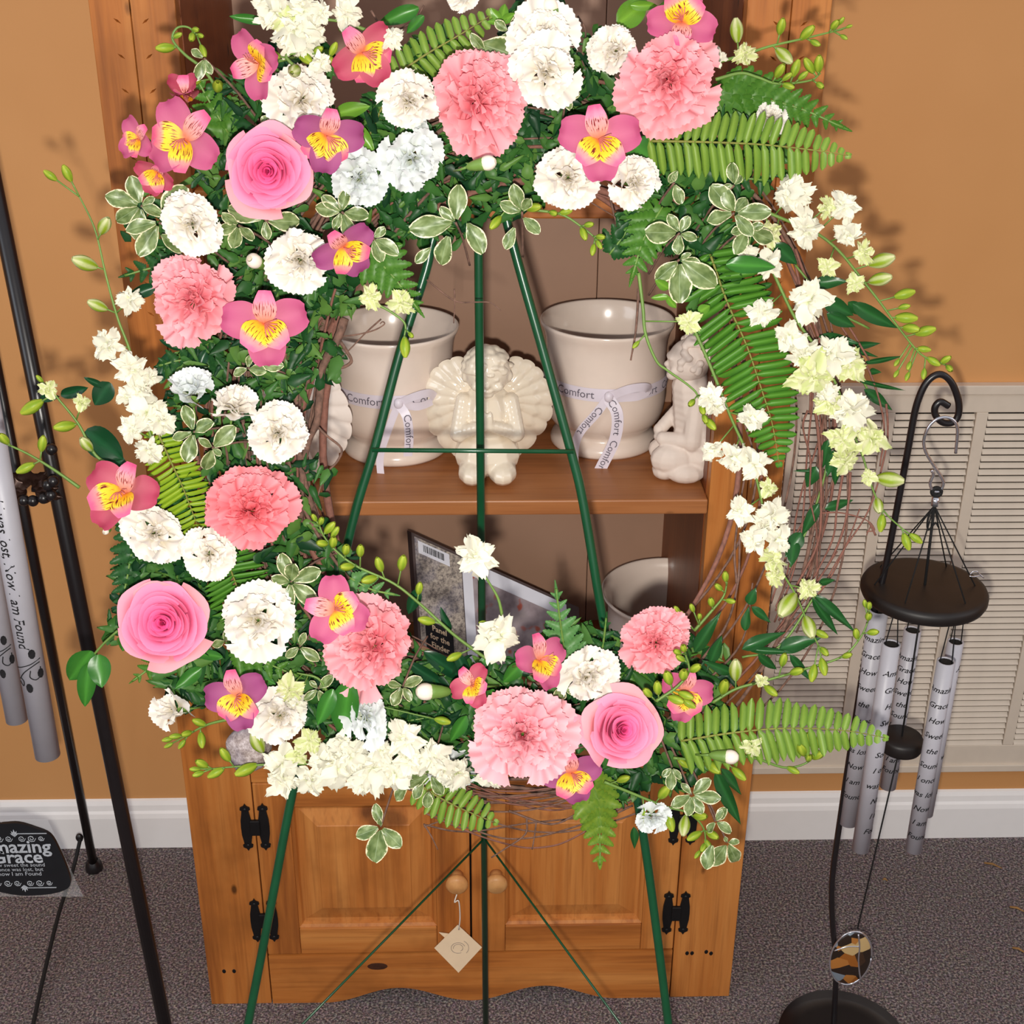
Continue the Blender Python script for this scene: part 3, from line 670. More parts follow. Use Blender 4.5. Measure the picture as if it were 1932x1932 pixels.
sail = MB().lathe([(0, .0035), (.6, .003), (.93, .0015), (1, 0), (.93, -.0015), (.6, -.003), (0, -.0035)], 40); sail.v = [tuple(sc0+Vector((v[0]*rx, v[2], v[1]*rz))) for v in sail.v]
put('sail', sail, AMBER, CH)
put('sail_rim', MB().tube([tuple(sc0+Vector((rx*1.0*math.cos(a), 0, rz*1.0*math.sin(a)))) for a in np.linspace(0, 2*PI, 44)], .0014, 6), CHROME, CH)
put('sail_rib', MB().tube(crom([tuple(sc0+Vector((rx*x, -.003, rz*z))) for x, z in ((.15, .95), (.3, .5), (.35, 0), (.5, -.5), (.62, -.78))], 5), .0012, 6), CHROME, CH)
put('sail_rib', MB().tube(crom([tuple(sc0+Vector((rx*x, -.003, rz*z))) for x, z in ((-.9, .35), (-.3, .5), (.3, .5))], 5), .001, 6), CHROME, CH)
# ---------------------------------------------------------------- left: black display easel with chime
foot = PZ(347, 2112, 0); topp = PY(0, 400, -.02); d = topp-foot; apex = foot+d*1.4
ST = empty('display_stand', (foot.x-.1, foot.y, 0)); tag(ST, 'black metal display easel with leaf ornament standing at the left edge', 'easel')
put('front_leg', MB().tube([foot, apex], .0085, 14), BLACKM, ST)
rf = PZ(178, 1640, 0); rm = PY(113, 1426, .235)
rf = Vector((rf.x, rf.y, .0)); put('rear_leg', MB().tube([rf, PY(-45, 500, .12)], .0068, 12), BLACKM, ST)
put('rubber_foot', MB().lathe([(0, 0), (.0135, 0), (.014, .004), (.012, .014), (.008, .02)], 20, tuple(rf)), BLACKM, ST)
fl = foot+Vector((-.62, 0, 0)); put('front_leg', MB().tube([fl, apex], .0085, 14), BLACKM, ST)
j0 = rf.lerp(PY(-45, 500, .12), .075); lo = PZ(66, 1932, 0); j1 = foot.lerp(apex, .02)
put('link_clip', MB().ell(tuple(j0+Vector((-.012, -.004, 0))), (.006, .005, .008)), BLACKM, ST)
lk = [tuple(j0+Vector((-.010, -.006, 0))), tuple(PY(138, 1640, .24)), tuple(PZ(112, 1720, .03)), tuple(PZ(85, 1830, .012)), tuple(PZ(60, 1945, .004)), tuple(PZ(40, 2060, .004))]
put('link_chain', MB().tube(crom(lk, 6), .0032, 6), CORD, ST)
# leaf ornament: veined leaves and berries
oc = topp.lerp(foot, (topp.z-zat(-.5, -.09, 930))/topp.z); oc = PY(62, 918, -.10)
random.seed(4)
for k in range(9):
    a = math.radians(-25+k*29); L_ = .021 if k % 2 else .026; ax_ = Vector((math.cos(a), -.25, math.sin(a)*.62)).normalized(); side = ax_.cross(Vector((0, -1, .3))).normalized(); nn = side.cross(ax_)
    def lf(u, v, L_=L_, ax_=ax_, side=side, nn=nn, a=a):
        wv = .0085*math.sin(PI*min(1, v*.93+.05))**.7*(1+.25*math.sin(v*14)); p = oc+Vector((math.cos(a)*.006, -.004, math.sin(a)*.004))+ax_*(L_*v)+side*(u*wv)+nn*(.004*abs(u)-.008*v*v); return tuple(p)
    put('leaf', MB().sheet(6, 10, lf), SOIL, ST)
for x, y in ((45, 944), (62, 945), (82, 940), (96, 934), (90, 915), (100, 908), (97, 848)): put('berry', MB().ell(tuple(PY(x, y, -.118)), (.0062, .0062, .0062), seg=14, rings=10), BLACKM, ST)
put('bracket', MB().tube([tuple(oc), tuple(PY(98, 925, -.1))], .006, 8), BLACKM, ST)
LC = empty('wind_chime', tuple(PY(20, 1300, -.17))); tag(LC, 'silver wind chime with Amazing Grace plaque hanging at the left edge', 'wind chime')
def left_tube(bot, wpx, Y, text, zt_, sz, ang):
    b = PY(bot[0], bot[1], Y); r = wpx/2*depth(b)/FPX; z0 = b.z; z1 = b.z+.56
    tb = put('tube', MB().lathe([(r*.85, z1-.002-z0), (r, z1-z0), (r, 0), (r*.86, 0), (r*.84, .002)], 36, (b.x, Y, z0)), ALU, LC); tb['_o'] = LC['_o']
    put('tube_bore', MB().lathe([(r*.83, z1-z0-.0015), (r*.83, .0015)], 24, (b.x, Y, z0)), SHADEM, tb)  # inner wall coloured near-black as the tube's inside shade
    tv, tf = text2d(text, sz, .25, 'RIGHT', .01); vs = []; ze = zat(b.x, Y-r, zt_)
    for x, y in tv: an = ang+y/r; vs.append((b.x+(r+.0003)*math.sin(an), Y-(r+.0003)*math.cos(an), ze-x))
    k = MB().add(vs, tf); put('lettering', k, INKB, tb, False)
    # printed vine sprig
    zc_ = ze-.036 if False else zat(b.x, Y-r, 1272 if wpx > 40 else 1245); sp = MB()
    def cyl(an, z): return (b.x+(r+.0004)*math.sin(an), Y-(r+.0004)*math.cos(an), z)
    for pth in ([(-1.2, .004), (-.5, .008), (.3, .012), (1.1, .016)], [(-.9, -.008), (-.3, .002), (.5, .010), (1.0, .012)], [(.2, .004), (.1, -.004), (.5, -.008), (.9, -.004), (1.0, .006)], [(-1., -.012), (-.6, -.016), (-.5, -.01), (-.8, -.006)]):
        sp.tube(crom([cyl(a_, zc_+z_) for a_, z_ in pth], 6), .0006, 5)
    for a_, z_, t_ in ((-.1, -.018, 0), (.5, .024, 1), (.95, -.002, 0)):
        pts = [(a_+.28*math.cos(q_), z_+.006*math.sin(q_)) for q_ in np.linspace(0, 2*PI, 10)[:-1]]; sp.add([cyl(p_[0], zc_+p_[1]) for p_ in pts], [tuple(range(9))])
    put('printed_vine', sp, INKB, tb, False)
left_tube((90, 1425), 46, -.17, 'How Sweet the Sound I was lost, Now I am Found', 1225, .0152, -.05)
left_tube((32, 1358), 40, -.14, 'that saved a wretch like me and mine', 1186, .0145, -.3)
plc = PY(38, 1622, -.16); kp = depth(plc)/FPX
def PL(px, py, o=0): return tuple(plc+Vector(((px)*kp, -o, -(py)*kp*1.06)))
ol = [(-20, -82), (10, -83), (40, -72), (66, -56), (78, -20), (86, 20), (88, 50), (78, 66), (50, 76), (10, 80), (-20, 78), (-50, 70), (-70, 60), (-86, 48), (-84, 10), (-78, -20), (-66, -56), (-44, -74)]
olp = crom([Vector((x, y, 0)) for x, y in ol]+[Vector((ol[0][0], ol[0][1], 0))], 4)[:-1]
m_ = MB(); n = len(olp); m_.add([PL(p.x, p.y, .002) for p in olp]+[PL(p.x, p.y, -.002) for p in olp], [tuple(range(n)), tuple(range(2*n-1, n-1, -1))]+[((i+1) % n, i, i+n, (i+1) % n+n) for i in range(n)])
pq = put('sail_plaque', m_, PLAQ, LC, False); pq['_o'] = LC['_o']
tx = MB()
for s_, y_, sz in (('Amazing', -31, .0245), ('Grace', -8, .0245), ('how sweet the sound', 9, .0072), ('I once was lost, but', 19, .0072), ('now I am Found', 29, .0078)):
    tv, tf = text2d(s_, sz, 0, 'CENTER', .02 if sz > .02 else 0); tx.add([PL(x/kp-4, y_-y/kp, .0026) for x, y in tv], tf)
put('plaque_lettering', tx, PLAQW, pq, False)
for sy, yy in ((-1, -52), (1, 52)):
    orn = MB()
    for s in (-1, 1):
        for cxp, r_ in ((12, 7), (30, 8), (48, 6)):
            orn.tube([PL(s*cxp+(r_*(1-t/14))*math.cos(s*t*.9), yy+sy*(-2)+(r_*(1-t/14))*math.sin(t*.9), .0026) for t in range(0, 12)], .0005, 4)
    orn.tube([PL(-60, yy-sy*(-10), .0026), PL(0, yy+sy*(9)-sy*0, .0026), PL(60, yy+sy*9, .0026)][1:], .0005, 4)
    for q_ in (-50, -25, 0, 25, 50):
        a = math.radians(q_-90 if sy < 0 else q_+90); L_ = 15-abs(q_)*.1
        orn.add([PL(0, yy+sy*2, .0026), PL(L_*.55*math.cos(a-.25), yy+L_*.55*math.sin(a-.25)+sy*4, .0026), PL(L_*math.cos(a), yy+L_*math.sin(a)+sy*4, .0026), PL(L_*.55*math.cos(a+.25), yy+L_*.55*math.sin(a+.25)+sy*4, .0026)], [(0, 1, 2, 3)])
    put('plaque_scrollwork', orn, PLAQW, pq, False)
put('plaque_sleeve', MB().add([PL(-100, -84, -.004), PL(62, -84, -.004), PL(104, 92, -.004), PL(-110, 88, -.004)], [(0, 1, 2, 3)]), PLASTIC, LC, False)
put('cord', MB().tube([PL(-24, -82, 0), PL(-60, -320, 0), PL(-120, -640, 0)], .0007, 6), CORD, LC)
for x, y in ((86, 969), (37, 1045), (46, 1102)): pass
# straw bits on the carpet
random.seed(9)
for i, (x, y, l_) in enumerate(((1857, 1628, 40), (1905, 1711, 34), (1910, 1788, 30), (1666, 1660, 10))):
    p = PZ(x, y, .002); a = random.uniform(-.7, -.3); q_ = p+Vector((math.cos(a), math.sin(a), 0))*l_*.0007
    tag(put('straw_bit', MB().tube([p, p.lerp(q_, .5)+Vector((0, .003, .001)), q_], [.0016, .002, .0008], 5), STRAW), ['dry straw bit on carpet below the vent, the longest', 'dry straw bit on carpet, middle one by the right edge', 'dry straw bit on carpet, lowest one by the right edge', 'tiny reddish crumb on the carpet under the wind chime'][i], 'debris')
# ================================================================ the wreath
# grapevine ring
GW = empty('grapevine_wreath', tuple(WC)); tag(GW, 'round brown grapevine twig wreath hanging on the green easel', 'wreath')
RC = (992, 822); random.seed(21)
def ring(ang, r, off): return PW(RC[0]+r*math.cos(ang), RC[1]+r*1.15*math.sin(ang), off)
for i in range(60):
    r0 = random.choice((425, 445, 470, 500, 540, 580, 610)) if i > 5 else (418, 424, 430, 418, 435, 445)[i]
    sp = random.uniform(1.4, 4.2) if i % 8 else 6.2; a0 = random.uniform(.75, 5.6-sp) if sp < 4.6 else random.uniform(0, 6); off0 = random.uniform(-.02, .012); ph = random.uniform(0, 9); n = int(26*sp/2)
    pts = []; amp = random.uniform(8, 26); tw = random.uniform(2.2, 5)
    for k in range(n+1):
        a = a0+sp*k/n; q = mnoise.noise(Vector((a*1.3, i*3.1, 0)))*34+math.sin(a*tw+ph)*amp
        pts.append(ring(a, r0+q, off0+.011*math.cos(a*tw+ph)+.006*mnoise.noise(Vector((a*2, i, 5)))))
    rad = random.uniform(.0009, .0021) if i > 5 else random.uniform(.0026, .0038)
    put('vine', MB().tube(pts, [rad*(.55+.45*math.sin(PI*min(1, max(0, k/n))))*(1+.25*mnoise.noise(Vector((k*.7, i, 1)))) for k in range(n+1)], 6), BARK if i % 3 else BARKR, GW)
for i in range(10):   # bunched thin strands that show along the bottom and the right
    for (aa, bb_, rr0) in ((1.25, 1.85, 618), (-.40, .55, 575)):
        pts = []; ph = random.uniform(0, 9); r0 = rr0+random.uniform(-34, 34)
        for k in range(25):
            a = aa+(bb_-aa)*(k/24)*random.uniform(.97, 1.03); pts.append(ring(a, r0+math.sin(a*6+ph)*16+mnoise.noise(Vector((a*3, i, 8)))*22, random.uniform(-.006, .01)))
        put('vine', MB().tube(crom(pts[::2], 3), .0009, 5), BARK if i % 2 else BARKR, GW)
tend = [([(642, 645), (655, 664), (663, 681), (652, 691), (636, 695), (619, 699)], .0018), ([(599, 805), (615, 821), (644, 846), (636, 871), (613, 898), (590, 964)], .0013),
 ([(650, 600), (636, 641), (609, 691), (603, 745), (597, 797), (580, 838), (570, 900), (568, 983)], .0042), ([(642, 635), (675, 631), (706, 623), (725, 612), (722, 607), (717, 611)], .0008),
 ([(719, 602), (690, 628), (665, 654), (632, 687)], .0008), ([(805, 528), (857, 567), (895, 570), (925, 571), (945, 586)], .0008), ([(857, 545), (858, 567), (856, 610)], .0007),
 ([(994, 1545), (991, 1574), (955, 1600), (927, 1618)], .0010), ([(1012, 1550), (1008, 1580), (1004, 1603)], .0008), ([(800, 1555), (815, 1580), (826, 1603)], .0008), ([(960, 1530), (1040, 1555), (1100, 1530), (1180, 1505)], .0012), ([(800, 1560), (828, 1550)], .0008),
 ([(1538, 769), (1546, 844), (1549, 961), (1541, 1030), (1500, 1110)], .0016), ([(1524, 774), (1515, 806), (1529, 867), (1528, 937), (1541, 1008), (1541, 1101)], .0010), ([(1604, 891), (1602, 937), (1592, 996), (1569, 1054), (1540, 1100)], .0013),
 ([(1672, 762), (1675, 806), (1670, 855), (1640, 960), (1590, 1040), (1545, 1120)], .0010), ([(1590, 895), (1579, 960), (1570, 1020), (1530, 1100)], .0012), ([(1560, 560), (1590, 620), (1640, 700), (1668, 800), (1660, 880)], .0011),
 ([(1545, 968), (1590, 968), (1640, 985), (1635, 1010)], .0008), ([(1500, 470), (1530, 540), (1590, 600), (1640, 680)], .0013), ([(1470, 440), (1500, 500), (1520, 600), (1530, 700), (1528, 780)], .0015),
 ([(1400, 690), (1400, 780), (1420, 850), (1416, 920)], .0012), ([(1390, 1100), (1386, 1040), (1395, 960), (1405, 900)], .0012), ([(1320, 1250), (1370, 1180), (1392, 1100), (1396, 1010)], .0014), ([(1330, 1290), (1400, 1210), (1420, 1100)], .0012),
 ([(1470, 1210), (1500, 1170), (1560, 1100), (1600, 1020), (1622, 960)], .0010), ([(1460, 1200), (1520, 1130), (1580, 1040)], .0009), ([(700, 20), (730, 60), (780, 40), (800, 10)], .0010), ([(1090, 30), (1105, 60), (1098, 110), (1110, 140)], .0009),
 ([(590, 1025), (620, 1060), (650, 1090)], .0014), ([(600, 1000), (640, 1050), (670, 1085)], .0011), ([(1150, 370), (1160, 410), (1168, 440)], .0011), ([(860, 290), (870, 330), (872, 370)], .0016), ([(545, 790), (560, 830), (575, 850)], .0012), ([(598, 680), (580, 720), (570, 760)], .0012), ([(1205, 545), (1200, 620), (1190, 680)], .0012),
 ([(1652, 1010), (1640, 985), (1650, 1000), (1635, 1003)], .0010), ([(900, 1430), (870, 1455), (820, 1480)], .0012)]
for p_, r_ in tend:
    pts = crom([PW(x, y, .012) for x, y in p_], 5); n = len(pts); put('tendril', MB().tube(pts, [r_*(1-.4*k/n)*(1+.2*mnoise.noise(Vector((k*.6, r_*999, 2)))) for k in range(n)], 6), BARKR if p_[0][0] > 1400 else BARK, GW)
# ---------------------------------------------------------------- plant shapes
def frame(P, tx=0, ty=0, roll=0, size=1.0):
    P = Vector(P); v = (CP-P).normalized(); z = (v*.75+WN*.25+RT*tx+UP*ty).normalized(); x = (RT-z*RT.dot(z)).normalized(); y = z.cross(x)
    x2 = x*math.cos(roll)+y*math.sin(roll); y2 = y*math.cos(roll)-x*math.sin(roll)
    M = Matrix((x2, y2, z)).transposed().to_4x4(); M.translation = P
    return M @ Matrix.Scale(size, 4)
def along(P, Q, facing, width, length=None, org=None, tiltn=0):
    """matrix carrying a unit leaf (axis +Y, face +Z) from P towards Q"""
    P = Vector(P); Q = Vector(Q); y = Q-P; L = y.length if length is None else length; y = y.normalized(); z = Vector(facing); z = (z-y*z.dot(y))
    z = z.normalized() if z.length > 1e-5 else y.orthogonal().normalized(); x = y.cross(z)
    if tiltn: z2 = z*math.cos(tiltn)+x*math.sin(tiltn); x = y.cross(z2); z = z2
    M = Matrix((x*width, y*L, z*L)).transposed().to_4x4(); M.translation = P
    return M
def toc(P): return (CP-Vector(P)).normalized()
# rose: spiral of separate petals
PK1, PK2, PK3, PKC = srgb(240, 84, 152), srgb(246, 124, 172), srgb(252, 172, 196), srgb(244, 188, 156)
def rose(P, size, tx, ty, roll, label, seed, pale=0.0, openx=1.0):
    R0 = empty('rose', mat=frame(P, tx, ty, roll, size)); tag(R0, label, 'flower', 'pink roses in the wreath'); rng = random.Random(seed)
    N = 34
    for i in range(N):
        f = i/(N-1); phi = i*2.399+rng.uniform(-.2, .2); rt = (.045+.89*f**1.12)*rng.uniform(.96, 1.05); rt *= openx if f > .5 else 1; zt = .40-.30*f**2.2+.08*f+rng.uniform(-.03, .03)
        span = 1.75-1.0*f+rng.uniform(-.08, .08); curl = (.035+.15*f)*rng.uniform(.6, 1.35); ph = rng.uniform(0, 6); gs = 1 if i % 2 else -1
        pt_ = rng.uniform(0, .06)*f
        def fn(u, v):
            a = phi+u*span; r = rt*(.18+.80*math.sin(min(1, v*1.02)*PI/2)**.85)*(1+.07*u*gs*(1-.3*f))
            zb_ = -.55+.55*max(0, 1-f*2.2); z = zb_+(zt-zb_)*v-.20*abs(u)**3*(.25+.75*f)*v
            if v > .72: k = (v-.72)/.28; r += curl*k*k*(1+.35*math.sin(3*u+ph)); z -= curl*.75*k*k*(1+.3*math.sin(2*u+ph))
            r += .014*math.sin(7*u+ph)*v*f+pt_*(1-abs(u))*v; return (r*math.cos(a), r*math.sin(a), z)
        def cf(u, v):
            c = mixc(PK1, PK2, f*.9+.1*v); c = mixc(c, PK3, max(0, v-.62)*1.9*f); c = mixc(c, PK3, pale*.55*f)
            if i >= N-5: c = mixc(c, PKC, .55*(1-v*.4)*(1 if i % 2 else .5))
            return mixc(c, srgb(224, 54, 130), max(0, .6-f)*.7*(1-v))
        put_l('petal', MB().sheet(12, 9, fn, cf), PETAL, R0)
    add_stem(R0, P, .30, .55)
def put_l(name, mb, m, par, mat=None): return obj(name, mb.mesh(name, m), par, mat)
SEPM = {}
def add_stem(root, P, r, zb, col=None):
    """green calyx cup and a stalk running back into the greenery, in the flower's own unit space"""
    if 'c' not in SEPM:
        SEPM['c'] = MB().lathe([(.30, .10), (.26, -.08), (.19, -.28), (.10, -.42), (.045, -.5)], 14).mesh('calyx', STEMG); SEPM['s'] = MB().tube([(0, 0, 0), (.05, .02, -.6), (.12, .08, -1.3)], .045, 6).mesh('stem', STEMG)
    obj('calyx', SEPM['c'], root, Matrix.Translation((0, 0, -.35-.12)) @ Matrix.Scale(r/.3, 4)); obj('stem', SEPM['s'], root, Matrix.Translation((0, 0, -.7)))
# carnations
CARN = {}
def carn_variants(key, base, edge, deep, serr, wide):
    if key in CARN: return CARN[key]
    out = []
    for s in range(7):
        rng = random.Random(100+s+hash(key[0])*0); ph = rng.uniform(0, 6); k1 = rng.uniform(3.5, 5.5); k2 = rng.uniform(8, 11); A = rng.uniform(.05, .085); fr_ = [rng.uniform(-1, 1) for _ in range(40)]
        def fn(u, v, rng=rng):
            zz = (u+1)/2*13; ser = (abs((zz % 1)-.5)*2)*serr+fr_[int(zz) % 40]*serr*.5
            L = v*(1-.10*u*u+(ser if v > .93 else 0)); w_ = (.06+wide*v**1.25); a = u*w_*1.15
            x = L*math.sin(a)*.98; y = L*math.cos(a); z = A*v*v*math.sin(k1*u*PI/2+ph)+.035*v**3*math.sin(k2*u+ph*2)+.10*v*v
            return (x, y, z)
        shd = rng.uniform(.86, 1.0)
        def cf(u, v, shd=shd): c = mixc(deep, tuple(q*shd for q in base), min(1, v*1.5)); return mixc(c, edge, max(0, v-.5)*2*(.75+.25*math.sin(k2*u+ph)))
        out.append(MB().sheet(26, 8, fn, cf).mesh('petal', PETAL))
    CARN[key] = out; return out
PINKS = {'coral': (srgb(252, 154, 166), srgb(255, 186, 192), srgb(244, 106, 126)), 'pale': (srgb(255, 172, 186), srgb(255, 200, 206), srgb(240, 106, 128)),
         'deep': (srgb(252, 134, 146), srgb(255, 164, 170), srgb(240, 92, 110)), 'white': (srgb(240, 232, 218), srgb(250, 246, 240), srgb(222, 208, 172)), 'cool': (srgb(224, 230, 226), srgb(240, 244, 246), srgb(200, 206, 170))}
def carnation(P, size, tx, ty, roll, label, shade, seed, layers, name, grp, serr, wide, squash=(1, 1)):
    M = frame(P, tx, ty, roll, size) @ Matrix.Diagonal((squash[0], squash[1], 1, 1)); R0 = empty(name, mat=M); tag(R0, label, 'flower', grp); rng = random.Random(seed)
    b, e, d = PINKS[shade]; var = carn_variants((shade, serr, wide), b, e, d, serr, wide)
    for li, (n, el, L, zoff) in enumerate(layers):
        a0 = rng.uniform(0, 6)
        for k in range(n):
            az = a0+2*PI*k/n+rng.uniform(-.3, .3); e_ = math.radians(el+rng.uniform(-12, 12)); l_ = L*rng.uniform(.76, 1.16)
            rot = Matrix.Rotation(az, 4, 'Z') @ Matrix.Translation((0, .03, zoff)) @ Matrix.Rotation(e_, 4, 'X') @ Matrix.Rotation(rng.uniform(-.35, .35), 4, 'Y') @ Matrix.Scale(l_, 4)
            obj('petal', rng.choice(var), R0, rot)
    add_stem(R0, P, .24, .3)
BIG = ((8, 2, 1.02, -.10), (8, 16, .93, -.08), (8, 32, .84, -.06), (8, 48, .74, -.04), (7, 63, .64, -.02), (6, 78, .56, 0))
MINI = ((5, 2, 1.06, -.10), (5, 20, .95, -.08), (5, 40, .80, -.06), (5, 58, .66, -.05), (5, 76, .54, -.03))
SIDE = ((7, 40, 1.1, -.1), (6, 58, 1.0, -.06), (5, 74, .9, 0))
def pos(px, py, off, dpx, k=1.0): P = PW(px, py, off); return P, dpx/2*depth(P)/FPX*k
for i, (x, y, d_, tx, ty, rl, off, sh_, sq, lab) in enumerate([
 (903, 190, 200, .42, .12, .5, .075, 'coral', (1.0, 1.06), 'tall coral pink carnation at the wreath top, between two white mini carnation groups'),
 (1262, 152, 186, -.05, .0, 0, .08, 'coral', (1, 1), 'round full pink carnation at the upper right, above the long fern frond'),
 (365, 565, 168, -.3, .1, .3, .07, 'coral', (1, 1), 'ruffled pink carnation left of the alstroemeria with yellow throat, below a tall white one'),
 (474, 962, 168, .0, .35, .2, .07, 'deep', (1.02, .92), 'deep coral carnation in left of wreath, above the round cream mini carnation'),
 (702, 1218, 186, -.45, .1, .9, .07, 'coral', (1, .98), 'fan-shaped pink carnation in the lower left, touching an open striped alstroemeria'),
 (986, 1386, 186, .0, .0, .1, .085, 'pale', (1, 1), 'largest pale pink carnation at the wreath bottom with deeper pink heart'),
 (1238, 1212, 132, .2, .15, .4, .06, 'coral', (1.02, .88), 'small coral carnation at lower right, in front of the plain ceramic pot')]):
    P, s_ = pos(x, y, off, d_); carnation(P, s_, tx, ty, rl, lab, sh_, 40+i, BIG, 'carnation', 'large pink carnations in the wreath', .035, .50, sq)
minis = [
 (568, 190, 112, .05, .1, 0, .07, 'white', MINI, (1, 1), 'white mini carnation directly above the upper left pink rose'),
 (772, 190, 104, -.1, .1, .4, .07, 'white', MINI, (1.05, .9), 'white mini carnation touching the left edge of the tall coral carnation'),
 (778, 300, 102, .1, -.1, .8, .05, 'cool', MINI, (1, 1), 'cool white mini carnation below left of the tall coral carnation'),
 (1026, 72, 116, .05, .2, 0, .075, 'white', MINI, (1, 1.05), 'upper of the two merged white mini carnations at wreath top'),
 (1031, 136, 118, .0, -.1, .5, .085, 'white', MINI, (1, 1), 'lower of the two merged white mini carnations at wreath top'),
 (1160, 95, 88, -.3, .1, .3, .06, 'white', MINI, (1, .95), 'white mini carnation tucked against the round full pink carnation'),
 (1072, 335, 118, .0, -.05, .9, .06, 'white', MINI, (1, 1), 'white mini carnation half covered by the lip of the topmost-centre alstroemeria'),
 (1198, 342, 94, .3, .1, .3, .06, 'white', MINI, (.95, 1), 'white mini carnation with a loose side petal, under the upper right carnation'),
 (362, 422, 104, .0, .1, .7, .075, 'white', MINI, (.92, 1.15), 'tall white mini carnation above the ruffled pink carnation at left'),
 (567, 490, 118, .0, -.05, .2, .07, 'white', MINI, (1, 1), 'white mini carnation right of the round white bud, under variegated leaves'),
 (363, 742, 82, .0, .95, 0, .06, 'cool', SIDE, (1.05, 1), 'white mini carnation seen from the side, leftmost of the middle left trio'),
 (442, 770, 84, .25, .8, 0, .065, 'white', SIDE, (1.05, 1), 'white mini carnation seen from the side with green calyx, middle of the trio'),
 (524, 817, 104, .1, .1, .5, .065, 'white', MINI, (1, .95), 'white mini carnation against the grapevine, right one of the middle left trio'),
 (292, 1006, 102, -.1, .05, .9, .065, 'white', MINI, (.9, 1.12), 'white mini carnation below the leftmost alstroemeria'),
 (395, 1046, 88, .0, .0, .4, .075, 'white', MINI, (.95, 1.1), 'small round cream mini carnation under the deep coral carnation'),
 (487, 1171, 128, .0, .0, 0, .075, 'white', MINI, (1, .95), 'largest round white mini carnation, right of the lower left rose'),
 (528, 1350, 100, .1, -.1, .5, .07, 'white', MINI, (1, 1), 'white mini carnation right of the magenta alstroemeria near wreath bottom'),
 (690, 1350, 92, .15, .3, .2, .065, 'cool', MINI, (.85, 1.35), 'bluish white mini carnation under the fan-shaped pink carnation'),
 (1110, 1276, 104, .25, .1, .7, .06, 'white', MINI, (1.05, .85), 'white mini carnation just above the lower right rose'),
 (1230, 1543, 66, .1, -.5, .3, .05, 'cool', MINI, (1, .85), 'small white mini carnation hanging at the bottom right beside the easel leg'),
 (678, 337, 96, .0, -.2, 1.1, .045, 'cool', MINI, (1, .9), 'cool white mini carnation right of upper left rose, behind variegated leaves'),
 (872, -8, 60, .0, .1, .6, .05, 'white', MINI, (1.1, .8), 'white mini carnation cut by the top edge, above the tall coral carnation'),
 (1455, 222, 60, .0, .4, .2, .02, 'white', MINI, (1.0, 1.0), 'white petals peeking behind the long upper right fern frond'),
 (790, 232, 40, .0, -.5, .2, .05, 'cool', MINI, (.7, 1.2), 'narrow white half-open flower between two upper white mini carnations'),
 (332, 1338, 76, -.75, .1, 1.3, .06, 'white', ((4, 40, 1.05, -.1), (4, 62, .95, -.06), (3, 75, .8, 0)), (1.0, 1.25), 'half-open white carnation below the lower left rose, near cabinet edge'),
 (860, 1450, 90, .0, -.4, .2, .02, 'cool', MINI, (1.3, .7), 'shaded white flower low behind the largest pale pink carnation')]
for i, (x, y, d_, tx, ty, rl, off, sh_, lay, sq, lab) in enumerate(minis):
    P, s_ = pos(x, y, off, d_, 1.06); carnation(P, s_, tx, ty, rl, lab, sh_, 80+i, lay, 'mini_carnation', 'white mini carnations in the wreath', .045, .74, sq)
for i, (x, y, d_, tx, ty, rl, off, pale, ox, lab) in enumerate([
 (507, 322, 162, -.05, -.05, .2, .085, .0, 1, 'bright pink rose in the upper left of the wreath'),
 (308, 1175, 166, -.05, .05, 1.4, .085, .15, 1, 'large pink rose at the lower left, leftmost rose of the wreath'),
 (1172, 1376, 150, .22, .02, 2.2, .085, .8, .96, 'pale-edged pink rose at the lower right, beside the largest pale carnation')]):
    P, s_ = pos(x, y, off, d_); rose(P, s_, tx, ty, rl, lab, 5+i, pale, ox)
# white carnation buds
def wbud(x, y, dpx, dirpx, label, off=.07):
    P, s_ = pos(x, y, off, dpx); dd = (RT*dirpx[0]-UP*dirpx[1]+toc(P)*.35).normalized(); M = along(P-dd*s_*.6, P+dd*s_, toc(P), s_, s_)
    R0 = empty('carnation_bud', mat=M); tag(R0, label, 'flower bud', 'white carnation buds in the wreath')
    rng = random.Random(int(x)); A = srgb(250, 240, 226)
    for k in range(5):
        ph = 2*PI*k/5
        def fn(u, v): r = (.38+.62*math.sin(PI*min(1, v*.78+.08)))*(.86+.06*k/5)*(1 if v < .85 else 1-(v-.85)*2.4); a = ph+u*.85+v*.5; return (r*.8*math.cos(a), -.2+1.7*v, r*.8*math.sin(a))
        obj('petal', MB().sheet(8, 8, fn, lambda u, v: mixc(srgb(226, 226, 180), A, v*2)).mesh('petal', PETAL), R0)
    cal = MB().lathe([(.08, -1.5), (.36, -1.2), (.52, -.6), (.6, 0), (.66, .3), (.6, .42)], 12); cal.v = [(v[0], v[2], v[1]) for v in cal.v]; put_l('calyx', cal, STEMG, R0)
    put_l('stem', MB().tube([(0, -1.4, 0), (.1, -2.2, -.4), (.1, -3.2, -1.4)], .12, 6), STEMG, R0)
wbud(481, 493, 40, (-.2, -.1), 'round white carnation bud left of a white mini carnation, upper left')
wbud(918, 308, 40, (1, -.2), 'white carnation bud with green calyx below the tall coral carnation', .115)
wbud(806, 1305, 46, (-1, 0), 'cream carnation bud pointing left, beside the fan-shaped pink carnation')
wbud(1376, 1428, 38, (1, .1), 'cream carnation bud under the long lower right fern frond')
wbud(1040, 14, 40, (-.3, -1), 'white carnation bud at the very top, above two merged white carnations')
wbud(200, 1003, 16, (-.2, .1), 'tiny green-white bud under the leftmost alstroemeria')
